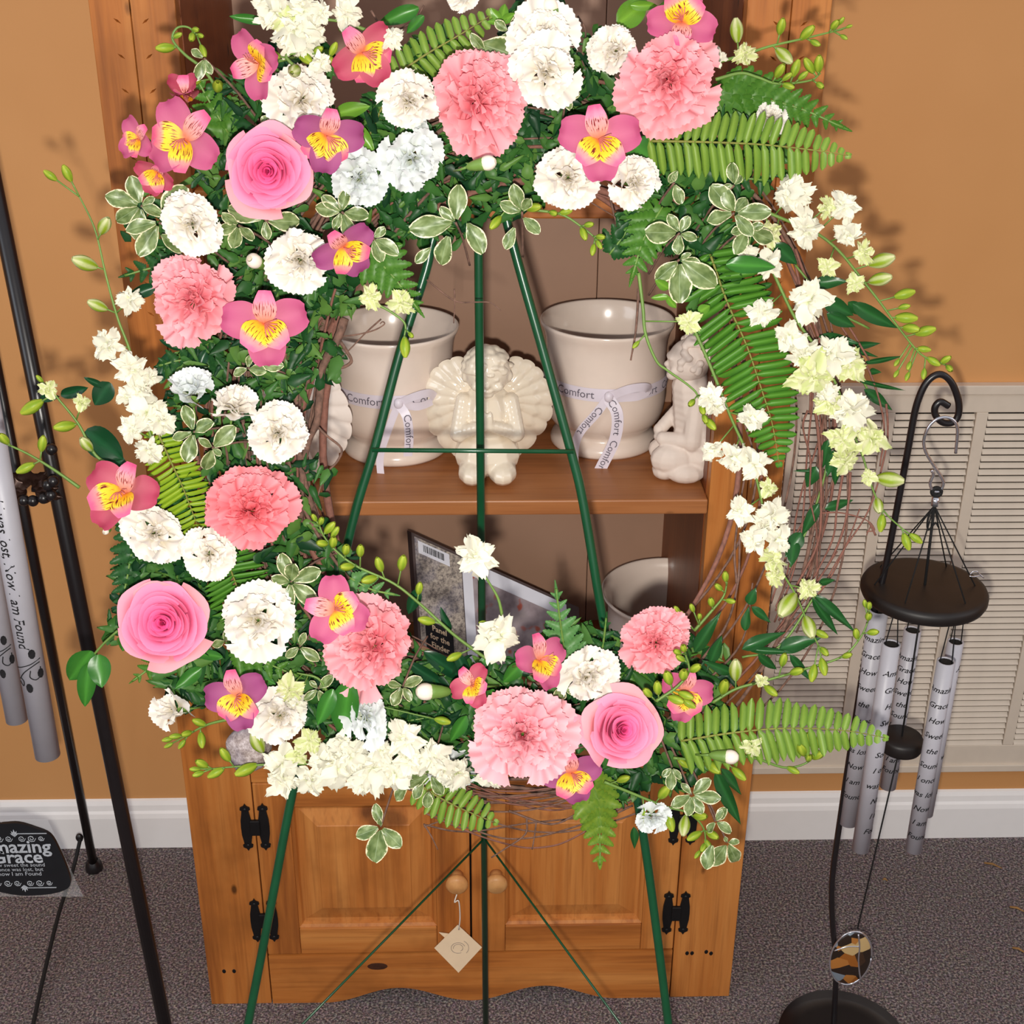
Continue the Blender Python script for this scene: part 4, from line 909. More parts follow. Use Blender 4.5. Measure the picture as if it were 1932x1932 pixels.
# alstroemerias
def apetal_o(rng, col1, col2, tipc, notch=.06):
    ph = rng.uniform(0, 6)
    def fn(u, v):
        w_ = .08+.37*math.sin(PI*min(1, v**.85*.86))**.8; y = v*(1-notch*(1-abs(u))*max(0, v-.8)*5+notch*.5*max(0, v-.9)*10*(1-abs(u))**4*2)
        z = .22*math.sin(v*PI*.62)-.10*v*v+.10*w_*abs(u)**2*2+.02*math.sin(5*u+ph)*v; return (u*w_*(1 if v < .97 else .8), y, z)
    def cf(u, v): c = mixc(col1, col2, v*1.1+.12*math.sin(u*5+ph)); c = mixc(c, tipc, max(0, v-.82)*4*(1-abs(u))); return mixc(c, srgb(252, 176, 150), max(0, .3-v)*2.2)
    return MB().sheet(10, 12, fn, cf).mesh('petal', PETAL)
def apetal_i(rng, w0=.20, mm=None):
    def fn(u, v): w_ = .05+w0*math.sin(PI*min(1, v**.9*.90))**.9; return (u*w_, v, .34*v-.32*v*v*v+.12*w_*abs(u)*2)
    return MB().sheet(6, 12, fn).mesh('petal', mm or ALSTRO)
rng = random.Random(1)
AV = {'pink': [apetal_o(rng, srgb(214, 122, 150), srgb(194, 88, 130), srgb(150, 40, 84)) for _ in range(3)], 'mauve': [apetal_o(rng, srgb(184, 104, 146), srgb(158, 72, 124), srgb(120, 38, 82)) for _ in range(3)],
      'rose': [apetal_o(rng, srgb(212, 120, 132), srgb(188, 72, 100), srgb(146, 28, 56)) for _ in range(3)]}
AI = [apetal_i(rng) for _ in range(3)]; AIN = [apetal_i(rng, .15, ALSTRO2)]
stm = MB()
for k in range(6):
    a = -1.5+.35*k; stm.tube(crom([(0, 0, .05), (.12*math.cos(a), .12*math.sin(a), .35), (.3*math.cos(a), .3*math.sin(a), .45)], 4), .016, 5); 
STAM = stm.mesh('stamens', simple('stamen_pink', srgb(214, 120, 110), .5))
def alstro(x, y, dpx, tx, ty, roll, shade, label, off=.083, closed=0):
    P, s_ = pos(x, y, off, dpx); R0 = empty('alstroemeria', mat=frame(P, tx, ty, roll, s_)); tag(R0, label, 'flower', 'alstroemerias in the wreath'); rg = random.Random(int(x*7+y))
    A = AV[shade]
    for ang in (12, 168, 270):
        obj('petal', rg.choice(A), R0, Matrix.Rotation(math.radians(ang-90+rg.uniform(-7, 7)), 4, 'Z') @ Matrix.Translation((0, .02, -.06)) @ Matrix.Rotation(math.radians(6+closed+rg.uniform(-6, 6)), 4, 'X'))
    closed += rg.uniform(-4, 12)
    for ang, m_ in ((90, AIN[0]), (228, AI[0]), (312, AI[1])):
        sc_ = .86 if ang == 90 else .84
        obj('petal', m_, R0, Matrix.Rotation(math.radians(ang-90+rg.uniform(-5, 5)), 4, 'Z') @ Matrix.Rotation(math.radians(12+closed), 4, 'X') @ Matrix.Diagonal((1.4 if ang == 90 else rg.uniform(1.2, 1.6), sc_*rg.uniform(.88, 1.05), sc_, 1)))
    obj('stamens', STAM, R0); add_stem(R0, P, .12, .2)
for a in [
 (488, 120, 132, -.75, -.1, 1.9, 'pink', 'pink alstroemeria with yellow throat facing left, above a white mini carnation'),
 (682, 98, 136, .45, -.35, .6, 'rose', 'rose pink alstroemeria beneath the white larkspur cluster at top left'),
 (350, 262, 152, -.35, .1, -.9, 'pink', 'streaked alstroemeria at the outer upper left, left of the pink rose'),
 (262, 262, 90, -.7, .1, -.9, 'pink', 'small alstroemeria at the far upper left edge, over the cabinet stile'),
 (298, 325, 90, -.4, -.6, -.5, 'rose', 'drooping red-tipped alstroemeria under the outer upper left one', .06, 20),
 (352, 190, 120, -.1, .75, .1, 'rose', 'upright half-closed red alstroemeria at upper left', .055, 48),
 (616, 255, 140, .25, -.35, -.25, 'mauve', 'mauve alstroemeria touching the right side of upper left rose'),
 (1130, 262, 156, .0, .0, .1, 'pink', 'large pink alstroemeria at top centre, hanging over a white mini carnation'),
 (1286, 42, 134, .1, .2, 3.0, 'pink', 'pink alstroemeria behind the round full pink carnation at the top'),
 (648, 465, 124, .3, -.6, .5, 'mauve', 'mauve alstroemeria right of a white mini carnation in upper left'),
 (500, 610, 160, .0, .0, .05, 'pink', 'large open alstroemeria with bright yellow throat, middle left'),
 (236, 930, 156, -.45, .35, -.5, 'rose', 'leftmost alstroemeria, in front of the black display easel'),
 (632, 1150, 132, .0, .0, 1.35, 'pink', 'open alstroemeria with dark streaks behind the fan-shaped pink carnation', .105),
 (450, 1312, 130, -.4, -.1, .25, 'mauve', 'magenta alstroemeria in the lower left, left of a white mini carnation'),
 (1018, 1245, 116, .7, .3, .4, 'pink', 'narrow streaked alstroemeria above the largest pale pink carnation'),
 (893, 1292, 92, -.6, .2, .6, 'rose', 'small reddish alstroemeria left of the largest pale pink carnation'),
 (1078, 1458, 116, .1, -.2, .2, 'mauve', 'alstroemeria below and between the pale carnation and lower right rose'),
 (1290, 1305, 112, .4, -.1, -.2, 'pink', 'alstroemeria right of the lower right rose, behind green buds')]: alstro(*a)
# ---------------------------------------------------------------- ferns
def leafmesh(name, mat, col_mid, col_edge, kind='oval', nu=4, nv=10, crease=.12, arch=.15, wav=0, serr=0):
    def w_(v):
        if kind == 'oval': return math.sin(PI*min(1, v**.8*.97+.03))**.75
        if kind == 'lance': return math.sin(PI*min(1, v**.75*.985+.015))**.9*(1-.25*v)
        if kind == 'obov': return (math.sin(PI*min(1, v**1.25*.93+.03)))**.7
        if kind == 'blunt': return min(1, v*9+.35)*(1-max(0, v-.72)**2*10.5)
        return 1
    def fn(u, v):
        w2 = w_(v)*(1+serr*math.sin(v*40)); z = crease*abs(u)*w2*.5-arch*v*v+wav*math.sin(v*9+u*2)*abs(u)
        return (u*.5*w2, v, z)
    def cf(u, v): c = mixc(col_mid, col_edge, abs(u)); return mixc(c, tuple(x*1.35 for x in col_mid), .7 if abs(u) < .05 else 0)
    return MB().sheet(nu, nv, fn, cf).mesh(name, mat)
BR, BD = (srgb(130, 160, 62), srgb(104, 142, 52)), (srgb(52, 104, 40), srgb(38, 84, 34)); MID = (srgb(84, 138, 42), srgb(62, 116, 36)); YG = (srgb(150, 178, 42), srgb(128, 166, 36))
FL = {k: [leafmesh('leaflet', LEAFM, c[0], c[1], 'blunt', 2, 6, .25, a, serr=.05) for a in (.02, .14, .24)] for k, c in (('bright', BR), ('mid', MID), ('dark', BD), ('yellow', YG))}
def sword_fern(path, hw_up, hw_dn, prof, col, label, off=.03, offs=None, gap=11.5, wf=.98, seed=1, tilt=.25):
    rg = random.Random(seed); n0 = len(path); P3 = [PW(x, y, (offs[i] if offs else off)) for i, (x, y) in enumerate(path)]
    R0 = empty('fern_frond', tuple(P3[0])); tag(R0, label, 'fern', 'fern fronds in the wreath'); c = crom(P3, 24); L = [0]
    for i in range(1, len(c)): L.append(L[-1]+(c[i]-c[i-1]).length)
    dm = depth(P3[0]); g = gap*dm/FPX; N = int(L[-1]/g)
    put('rachis', MB().tube(c[::4]+[c[-1]], [.0013*(1-.7*i/len(c[::4])) for i in range(len(c[::4])+1)], 5), simple('fern_rachis', srgb(128, 128, 52), .6) if 'rach' not in SEPM else SEPM['rach'], R0)
    for k in range(N):
        s = k/(N-1) if N > 1 else 0; d_ = s*L[-1]; i = min(next((i for i in range(len(L)-1) if L[i+1] >= d_), len(L)-2), len(L)-2); f = (d_-L[i])/(L[i+1]-L[i]); p = c[i].lerp(c[i+1], f); t = (c[i+1]-c[i]).normalized(); fc = toc(p)
        lat = fc.cross(t).normalized(); env = np.interp(s, [a for a, b in prof], [b for a, b in prof])
        for sgn, hw in ((1, hw_up), (-1, hw_dn)):
            Lm = hw*env*dm/FPX*rg.uniform(.93, 1.05); dd = (lat*sgn*math.cos(.22)+t*math.sin(.22)+fc*rg.uniform(-.18, .12)).normalized()
            M = along(p, p+dd*Lm, fc+t*rg.uniform(-.15, tilt+.2)+lat*rg.uniform(-.1, .1), g*wf*(.75+.25*env), None)
            M2 = M.copy(); M2.translation = M.translation-R0.location; obj('leaflet', rg.choice(FL[col]), R0, M2)
SEPM['rach'] = simple('fern_rachis', srgb(128, 128, 52), .6)
PF = [(0, .7), (.25, 1), (.6, .92), (.85, .45), (1, .08)]
sword_fern([(1226, 266), (1330, 268), (1440, 273), (1540, 284), (1600, 293)], 62, 76, [(0, .8), (.3, .95), (.55, 1), (.8, .62), (.92, .32), (1, .1)], 'bright', 'long bright green sword fern frond reaching right across the upper wall', .05, gap=15.5, seed=2)
sword_fern([(1285, 1398), (1380, 1383), (1480, 1374), (1590, 1378), (1670, 1392)], 64, 72, [(0, .9), (.4, .95), (.7, .7), (.9, .35), (1, .1)], 'bright', 'long sword fern frond pointing right below the vent chime at lower right', .045, gap=15.5, seed=3)
sword_fern([(1340, 480), (1372, 570), (1408, 650), (1437, 735), (1457, 800), (1470, 876)], 88, 92, [(0, .8), (.3, 1), (.65, .82), (.88, .45), (1, .08)], 'mid', 'broad green sword fern frond hanging down the right side of the wreath', .03, gap=14.5, seed=4)
sword_fern([(1270, 400), (1330, 460), (1400, 520), (1440, 600)], 74, 66, PF, 'dark', 'dark sword fern frond behind variegated leaves at the upper right', .012, gap=14, seed=5)
sword_fern([(290, 800), (318, 862), (345, 920), (372, 990)], 52, 60, [(0, .35), (.25, .8), (.7, 1), (1, .6)], 'yellow', 'yellow-green sword fern frond between the larkspur and deep coral carnation, left side', .035, gap=10, seed=6, tilt=.6)
sword_fern([(410, 1020), (435, 1075), (455, 1130), (470, 1170)], 72, 66, [(0, .7), (.6, 1), (1, .75)], 'mid', 'green sword fern frond above the largest round white mini carnation', .03, gap=9.5, seed=7, tilt=.6)
sword_fern([(735, 150), (800, 105), (860, 70), (925, 30)], 46, 52, [(0, .8), (.5, 1), (1, .3)], 'bright', 'sword fern frond at the top, left of merged white mini carnations', .03, gap=15, seed=8)
sword_fern([(690, 270), (715, 215), (740, 160)], 54, 50, [(0, 1), (1, .6)], 'dark', 'dark sword fern frond beside the mauve alstroemeria at upper left', .02, gap=15, seed=9)
sword_fern([(790, 1480), (835, 1508), (880, 1530), (935, 1552)], 46, 44, [(0, .9), (.4, 1), (.8, .7), (1, .15)], 'bright', 'short bright fern frond over the cabinet doors below the larkspur', .03, gap=13, seed=10)
# leatherleaf: pinnae with lobed edges
def pinna(c1, c2, arch):
    def fn(u, v):
        w_ = (1-v)**.55*(.74+.26*abs(math.cos(v*PI*6.5))**.6)*min(1, v*10+.3); return (u*.5*w_, v, .14*abs(u)*w_-arch*v*v+.02*math.sin(9*v))
    return MB().sheet(4, 26, fn, lambda u, v: mixc(c1, c2, abs(u)+.2*math.sin(v*40))).mesh('pinna', LEAFM)
LL_ = {k: [pinna(a, b, z) for z in (.03, .12, .25)] for k, a, b in (('light', srgb(98, 148, 84), srgb(84, 136, 72)), ('green', srgb(88, 138, 48), srgb(70, 122, 40)), ('dark', srgb(46, 96, 44), srgb(34, 80, 38)), ('gold', srgb(124, 152, 46), srgb(98, 136, 42)))}
def leather(path, hw, col, label, off=.03, gap=20, seed=1, wid=.70, taper=1.0):
    rg = random.Random(seed); P3 = [PW(x, y, off+.012*i/len(path)) for i, (x, y) in enumerate(path)]; R0 = empty('leatherleaf_fern', tuple(P3[0])); tag(R0, label, 'fern', 'leatherleaf fern sprigs in the wreath')
    c = crom(P3, 24); L = [0]; dm = depth(P3[0])
    for i in range(1, len(c)): L.append(L[-1]+(c[i]-c[i-1]).length)
    put('rachis', MB().tube(c[::4]+[c[-1]], .0010, 5), STEMG, R0); N = max(3, int(L[-1]/(gap*dm/FPX)))
    for k in range(N):
        s = (k+.3)/N; i = min(next((i for i in range(len(L)-1) if L[i+1] >= s*L[-1]), 0), len(L)-2); p = c[i]; t = (c[i+1]-c[i]).normalized(); fc = toc(p); lat = fc.cross(t).normalized()
        for sgn in (1, -1):
            Lm = hw*((1-s)**.75*taper+(1-taper)+.12)*dm/FPX*rg.uniform(.9, 1.08); dd = (lat*sgn*math.cos(.62)+t*math.sin(.62)+fc*rg.uniform(-.15, .1)).normalized()
            M = along(p, p+dd*Lm, fc+t*rg.uniform(-.2, .3), Lm*wid); M.translation -= R0.location; obj('pinna', rg.choice(LL_[col]), R0, M)
    p = c[-8]; M = along(p, c[-1]+(c[-1]-c[-8])*.8, toc(p), hw*.22*dm/FPX); M.translation -= R0.location; obj('pinna', LL_[col][0], R0, M)
for i, a in enumerate([
 ([(1068, 1250), (1058, 1180), (1049, 1110)], 46, 'light', 'upright pale leatherleaf tip in front of the leaning photo box', .03),
 ([(1128, 1265), (1138, 1215), (1144, 1165)], 38, 'dark', 'leatherleaf tip left of the plain ceramic pot', .03),
 ([(1112, 1462), (1128, 1530), (1132, 1590), (1132, 1632)], 62, 'gold', 'leatherleaf sprig hanging over the right cabinet door', .035),
 ([(275, 985), (250, 1040), (238, 1100), (222, 1165)], 52, 'dark', 'dark leatherleaf sprig along the wall above the leftmost rose', .02),
 ([(1350, 180), (1430, 185), (1510, 205), (1590, 240)], 62, 'green', 'leatherleaf sprig behind the long upper right fern frond', .015),
 ([(690, 470), (740, 520), (790, 585)], 62, 'green', 'leatherleaf sprig pointing down toward the left ceramic pot', .035),
 ([(1250, 390), (1215, 450), (1192, 525)], 62, 'green', 'leatherleaf sprig over the upper right corner of the middle shelf opening', .03),
 ([(440, 1225), (500, 1250), (560, 1275)], 44, 'green', 'leatherleaf sprig under the largest round white mini carnation', .03),
 ([(300, 1240), (280, 1262), (250, 1285)], 30, 'green', 'small leatherleaf tip under the leftmost rose', .02),
 ([(350, 500), (290, 505), (235, 520)], 48, 'dark', 'dark leatherleaf sprig left of the ruffled pink carnation', .02),
 ([(430, 250), (400, 200), (372, 150)], 52, 'green', 'leatherleaf sprig behind the uppermost left alstroemerias', .02),
 ([(660, 1090), (700, 1112), (745, 1122)], 36, 'light', 'leatherleaf tip right of the open dark-streaked alstroemeria', .03),
 ([(1010, 230), (940, 320), (860, 300)], 64, 'dark', 'dark leatherleaf sprig under the tall coral carnation', .015),
 ([(1190, 230), (1200, 180), (1110, 200)], 60, 'dark', 'dark leatherleaf sprig between top carnations', .015),
 ([(640, 560), (560, 540), (480, 560)], 60, 'dark', 'dark leatherleaf sprig behind the large open alstroemeria', .012),
 ([(420, 700), (350, 680), (300, 690)], 56, 'dark', 'dark leatherleaf sprig between left carnations and larkspur', .012),
 ([(1300, 300), (1370, 330), (1440, 340)], 62, 'dark', 'dark leatherleaf sprig below the long upper right frond', .02),
 ([(760, 340), (800, 400), (770, 440)], 60, 'dark', 'dark leatherleaf sprig under the cool white mini carnations', .015),
 ([(1150, 480), (1185, 430), (1200, 370)], 44, 'dark', 'dark leatherleaf sprig hugging the easel apex at right', .02),
 ([(540, 1330), (600, 1310), (640, 1260)], 56, 'dark', 'dark leatherleaf sprig around the lower left grapevine', .015),
 ([(900, 1330), (830, 1350), (770, 1360)], 56, 'dark', 'dark leatherleaf sprig left of the largest pale carnation', .015),
 ([(1140, 1330), (1180, 1270), (1290, 1240)], 56, 'green', 'leatherleaf sprig between lower right rose and small coral carnation', .012)]):
    leather(a[0], a[1], a[2], a[3], a[4], seed=30+i)
# ---------------------------------------------------------------- variegated pittosporum
VL = [leafmesh('leaf', VARIEG, (1, 1, 1), (1, 1, 1), 'obov', 6, 10, .16, a, wv) for a, wv in ((.02, .05), (.15, .07), (.3, .04), (-.12, .06))]
def sprig(center, leaves, label, off=.055, stem_to=None, wid=.62, seed=0):
    """leaves: (tip_x, tip_y) offsets reached from a whorl centre; each leaf an object"""
    rg = random.Random(seed*7+int(center[0])); C0 = PW(*center, off); R0 = empty('variegated_sprig', tuple(C0)); tag(R0, label, 'leaf sprig', 'variegated pittosporum sprigs in the wreath')
    back = PW(*(stem_to or (center[0]*.8+RC[0]*.2, center[1]*.8+RC[1]*.2)), off-.045); put('stem', MB().tube(crom([C0, C0.lerp(back, .5)+UP*.004, back], 5), .0010, 5), BARK, R0)
    for l in leaves:
        base = (center[0], center[1]) if len(l) == 2 else (l[2], l[3]); A = PW(base[0], base[1], off); B = PW(l[0], l[1], off+rg.uniform(-.004, .010)); d = B-A
        A2 = A+d*.10; fc = toc(A)+RT*rg.uniform(-.35, .35)+UP*rg.uniform(-.2, .45); M = along(A2, B, fc, (B-A2).length*wid*rg.uniform(.85, 1.1)); M.translation -= R0.location; obj('leaf', rg.choice(VL), R0, M)
    return R0
V = [
 ((266, 388), [(200, 368), (246, 332), (215, 420), (300, 400), (258, 455), (292, 372)], 'variegated sprig at the outer left edge, above a tall white mini carnation'),
 ((300, 420), [(355, 352), (345, 470, 300, 440), (262, 480), (238, 430)], 'variegated sprig left of the tall white mini carnation'),
 ((500, 415), [(428, 392), (486, 374), (565, 420), (505, 452)], 'variegated leaves directly under the upper left rose'),
 ((450, 425), [(408, 436), (440, 470), (478, 455), (420, 405)], 'variegated sprig between a tall white carnation and a lower white one'),
 ((645, 400), [(596, 392), (652, 358), (696, 410), (630, 432), (665, 450), (608, 370)], 'variegated sprig right of upper left, over a mauve alstroemeria'),
 ((704, 450), [(664, 466), (726, 430), (748, 474), (720, 494), (690, 432)], 'variegated sprig right of the mauve alstroemeria at middle top'),
 ((860, 420), [(775, 432), (866, 352), (912, 476, 880, 415), (828, 500, 848, 440), (784, 496, 815, 465), (830, 392)], 'large-leaved variegated sprig over the top of the centre easel leg'),
 ((985, 400), [(968, 350), (1018, 440, 985, 408), (955, 470, 972, 425), (1000, 372), (945, 385)], 'variegated sprig hanging at the right side of the easel apex'),
 ((1282, 440), [(1214, 438), (1300, 408), (1316, 452), (1280, 480), (1262, 405)], 'variegated sprig at inner upper right, above the smaller whorl'),
 ((1282, 490), [(1238, 530), (1300, 478), (1350, 540), (1282, 572), (1322, 500)], 'variegated sprig above the right ceramic pot'),
 ((1385, 402), [(1336, 415), (1366, 360), (1410, 372), (1455, 400), (1340, 350), (1420, 445)], 'variegated sprig below the long upper right frond'),
 ((1410, 430), [(1388, 480), (1462, 458), (1440, 425), (1380, 440)], 'variegated sprig left of the upper white larkspur'),
 ((1272, 345), [(1285, 385), (1262, 345, 1280, 320), (1270, 330)], 'single small variegated leaf under the upper right frond'),
 ((1385, 350), [(1382, 306), (1365, 352), (1400, 330)], 'small variegated tip behind the upper right frond'),
 ((365, 815), [(348, 765), (398, 795), (352, 870), (326, 830)], 'variegated sprig over the yellow-green fern at left'),
 ((400, 845), [(388, 890), (418, 860), (440, 810), (380, 830)], 'variegated sprig above the deep coral carnation'),
 ((468, 695), [(440, 705), (500, 700), (470, 670), (530, 690, 490, 690)], 'pale variegated leaves below the large open alstroemeria'),
 ((548, 1098), [(530, 1045), (605, 1075), (542, 1150), (598, 1140), (555, 1060), (512, 1090)], 'variegated sprig right of the deep coral carnation, above the streaked one'),
 ((565, 1220), [(600, 1245), (540, 1240), (575, 1195)], 'variegated sprig right of the largest white mini carnation'),
 ((425, 1210), [(400, 1218), (430, 1190)], 'glossy variegated leaf right of the leftmost rose'),
 ((760, 1295), [(740, 1330), (790, 1280), (775, 1320), (730, 1290)], 'variegated sprig left of the cream carnation bud'),
 ((600, 1300), [(630, 1275), (575, 1320), (615, 1330), (585, 1285)], 'variegated sprig behind white carnations at lower left'),
 ((812, 1462), [(760, 1480), (835, 1500), (745, 1510, 770, 1480), (806, 1525, 808, 1490), (800, 1440), (780, 1505, 800, 1475)], 'variegated sprig over the right end of the bottom larkspur'),
 ((718, 1560), [(708, 1518), (672, 1578), (706, 1622), (758, 1598), (716, 1545)], 'variegated sprig dangling over the left cabinet door'),
 ((1305, 1500), [(1288, 1478), (1340, 1470), (1360, 1505), (1298, 1540), (1268, 1520), (1325, 1535)], 'variegated sprig at the bottom right over the hinge'),
 ((1350, 1550), [(1380, 1568), (1335, 1570), (1362, 1530), (1330, 1640, 1345, 1590), (1372, 1525)], 'variegated sprig at the bottom right edge of the hutch'),
 ((1372, 1590), [(1368, 1580), (1396, 1632), (1395, 1588), (1340, 1635)], 'lowest variegated sprig, hanging off the bottom right of the wreath'),
 ((1268, 1448), [(1265, 1488), (1285, 1470), (1250, 1465)], 'small variegated leaf under the lower right rose'),
 ((1062, 1290), [(1050, 1330), (1085, 1310), (1060, 1265)], 'variegated sprig between alstroemeria and white carnation, lower centre'),
 ((385, 110), [(372, 150), (360, 95), (400, 140)], 'variegated tip on the curled stem at the upper left'),
 ((510, 215), [(498, 190), (530, 240), (492, 232)], 'variegated leaves left of a white mini carnation, top left'),
 ((958, 60), [(985, 30), (940, 95), (978, 88), (935, 40)], 'variegated sprig left of the merged white mini carnations'),
 ((915, 95), [(985, 110, 900, 80), (960, 130), (890, 70)], 'long variegated leaves right of the tall coral carnation'),
 ((1068, 182), [(1095, 178), (1045, 190), (1075, 205)], 'variegated leaf under the merged white mini carnations')]
for i, (c, lv, lab) in enumerate(V): sprig(c, lv, lab, seed=i)
# ---------------------------------------------------------------- plain leaves
SAL = {k: [leafmesh('leaf', GLOSSLEAF, a, b, kd, 6, 10, .14, z, .02) for z in (.05, .2)] for k, a, b, kd in (('ruscus', srgb(40, 92, 44), srgb(30, 76, 36), 'lance'), ('broad', srgb(66, 128, 46), srgb(46, 106, 38), 'oval'), ('bright', srgb(110, 156, 50), srgb(90, 140, 42), 'oval'), ('deep', srgb(24, 74, 42), srgb(18, 60, 34), 'oval'))}
def leafset(name, cat_lab, kind, lst, off=.04, wid=.34, grp='green leaves in the wreath', stem=None):
    P0 = PW(lst[0][0], lst[0][1], off); R0 = empty(name, tuple(P0)); tag(R0, cat_lab, 'leaf sprig', grp); rg = random.Random(int(P0.x*9999))
    if stem: put('stem', MB().tube(crom([PW(x, y, off-.004) for x, y in stem], 6), .0011, 5), STEMG, R0)
    for l in lst:
        A = PW(l[0], l[1], off); B = PW(l[2], l[3], off+rg.uniform(-.004, .012)); w_ = l[4] if len(l) > 4 else wid
        M = along(A, B, toc(A)+RT*rg.uniform(-.3, .3)+UP*rg.uniform(-.2, .3), (B-A).length*w_*1.1); M.translation -= R0.location; obj('leaf', rg.choice(SAL[kind]), R0, M)
leafset('green_leaf', 'flat glossy green leaf lying across the right fern frond', 'broad', [(1370, 500, 1465, 500, .33)], .06)
leafset('ruscus_sprig', 'dark ruscus leaves at the right, above the arching white larkspur', 'ruscus', [(1535, 535, 1600, 530, .4), (1555, 565, 1612, 598, .5), (1560, 592, 1615, 618, .4), (1600, 570, 1640, 598, .45), (1608, 572, 1695, 624, .3), (1545, 635, 1622, 648, .3), (1460, 460, 1505, 500, .5)], .02, stem=[(1500, 500), (1570, 580), (1640, 620)])
leafset('ruscus_sprig', 'thin dark leaves standing out against the wall above the vent', 'ruscus', [(1590, 655, 1668, 648, .2), (1600, 660, 1660, 672, .18), (1628, 685, 1705, 672, .14), (1630, 735, 1685, 774, .3), (1618, 717, 1710, 738, .1), (1640, 700, 1660, 702, .5)], .01, stem=[(1560, 640), (1610, 690), (1640, 740)])
leafset('ruscus_sprig', 'dark ruscus sprig hanging in front of the left vent louvres', 'ruscus', [(1562, 830, 1552, 885, .36), (1574, 850, 1560, 900, .4), (1540, 880, 1522, 922, .6), (1556, 960, 1612, 942, .34), (1545, 950, 1512, 1012, .32), (1582, 862, 1572, 920, .3), (1535, 890, 1495, 888, .14), (1512, 1005, 1482, 1052, .55), (1500, 1020, 1492, 1070, .5)], .01, stem=[(1570, 820), (1555, 900), (1530, 980), (1490, 1070)])
leafset('ruscus_sprig', 'long dark leaves arching down beside the right chime tubes', 'ruscus', [(1535, 1122, 1615, 1192, .2), (1532, 1128, 1582, 1200, .2), (1400, 1225, 1480, 1190, .3), (1470, 1225, 1545, 1202, .4), (1410, 1225, 1500, 1232, .16), (1430, 1235, 1470, 1268, .3), (1490, 1235, 1530, 1285, .25), (1545, 1100, 1575, 1094, .4)], .03, stem=[(1400, 1240), (1470, 1220), (1540, 1120)])
leafset('ruscus_sprig', 'dark blade-like leaves between the small coral carnation and hutch edge', 'ruscus', [(1310, 1230, 1355, 1160, .28), (1340, 1250, 1362, 1200, .4), (1412, 1140, 1425, 1112, .6), (1405, 1190, 1412, 1145, .4), (1418, 1145, 1455, 1175, .35), (1380, 1270, 1330, 1250, .3)], .035)
leafset('ruscus_sprig', 'dark pointed leaves hanging at bottom right of the hutch', 'ruscus', [(1350, 1455, 1398, 1560, .24), (1360, 1450, 1400, 1500, .3), (1290, 1410, 1360, 1430, .3), (1240, 1440, 1290, 1500, .3), (1195, 1560, 1200, 1605, .35)], .03)
leafset('lemon_leaf', 'large dark leaf beside the cream larkspur on the left wall', 'deep', [(162, 812, 232, 868, .62), (185, 850, 240, 880, .5)], .03)
leafset('lemon_leaf', 'curved dark leaves high on the left wall above a large leaf', 'deep', [(115, 745, 165, 732, .35), (208, 722, 178, 765, .7), (196, 730, 158, 712, .3), (75, 752, 112, 748, .4)], .015)
leafset('salal_sprig', 'glossy green three-leaf sprig in front of the black easel leg, lower left', 'broad', [(172, 1228, 130, 1290, .62), (168, 1250, 158, 1338, .36), (185, 1235, 192, 1298, .62)], .04, stem=[(222, 1190), (195, 1215), (165, 1250)])
leafset('salal_sprig', 'bright green leaves right of the mauve alstroemeria at top left', 'bright', [(632, 215, 698, 200, .4), (640, 230, 688, 262, .5), (668, 235, 705, 285, .4), (690, 262, 704, 290, .5)], .04)
leafset('salal_sprig', 'dark leaves at the very top behind the fern', 'broad', [(790, 15, 715, 45, .35), (800, 30, 765, 62, .4), (500, 42, 432, 30, .25)], .02)
leafset('salal_sprig', 'broad green leaf behind the top alstroemeria at right', 'bright', [(1165, 45, 1225, 0, .6), (1190, 10, 1240, 12, .35), (1240, 40, 1262, -5, .4)], .03)
leafset('salal_sprig', 'broad green leaf behind a white mini carnation, centre top', 'broad', [(1190, 270, 1240, 310, .8), (1225, 275, 1240, 345, .4)], .03)
leafset('salal_sprig', 'large dark leaf between two white carnations, bottom left', 'broad', [(660, 1285, 640, 1400, .42), (628, 1300, 600, 1370, .4)], .07)
leafset('salal_sprig', 'long leaves around the cream carnation bud', 'broad', [(930, 1300, 900, 1365, .4), (985, 1250, 950, 1290, .5), (880, 1350, 850, 1400, .4), (915, 1240, 905, 1270, .5)], .05)
leafset('salal_sprig', 'dark narrow leaves in front of the stone-printed photo box', 'deep', [(800, 1230, 890, 1290, .25), (770, 1250, 860, 1310, .2), (860, 1230, 890, 1290, .3), (850, 1190, 830, 1150, .3), (790, 1110, 770, 1160, .4)], .03)
leafset('salal_sprig', 'dark leaves behind and left of the ruffled pink carnation', 'deep', [(295, 540, 240, 560, .4), (390, 660, 372, 700, .4), (340, 660, 300, 640, .3), (300, 720, 320, 660, .4)], .02)
leafset('salal_sprig', 'light green leaves under the round white carnation bud', 'broad', [(440, 1260, 520, 1290, .4), (380, 1260, 330, 1300, .4), (420, 1240, 360, 1230, .3), (250, 1180, 230, 1230, .5)], .03)
leafset('yellow_leaf_sprig', 'yellow-green young leaves above the right ceramic pot', 'bright', [(1262, 545, 1236, 528, .5), (1262, 560, 1228, 562, .35), (1258, 560, 1276, 582, .45), (1318, 590, 1340, 575, .7)], .05)
leafset('yellow_leaf_sprig', 'yellow-green young leaves at the very top, left of white mini carnations', 'bright', [(945, 40, 925, 15, .5), (945, 42, 955, 5, .5), (945, 42, 975, 25, .45), (945, 42, 918, 40, .4)], .04)
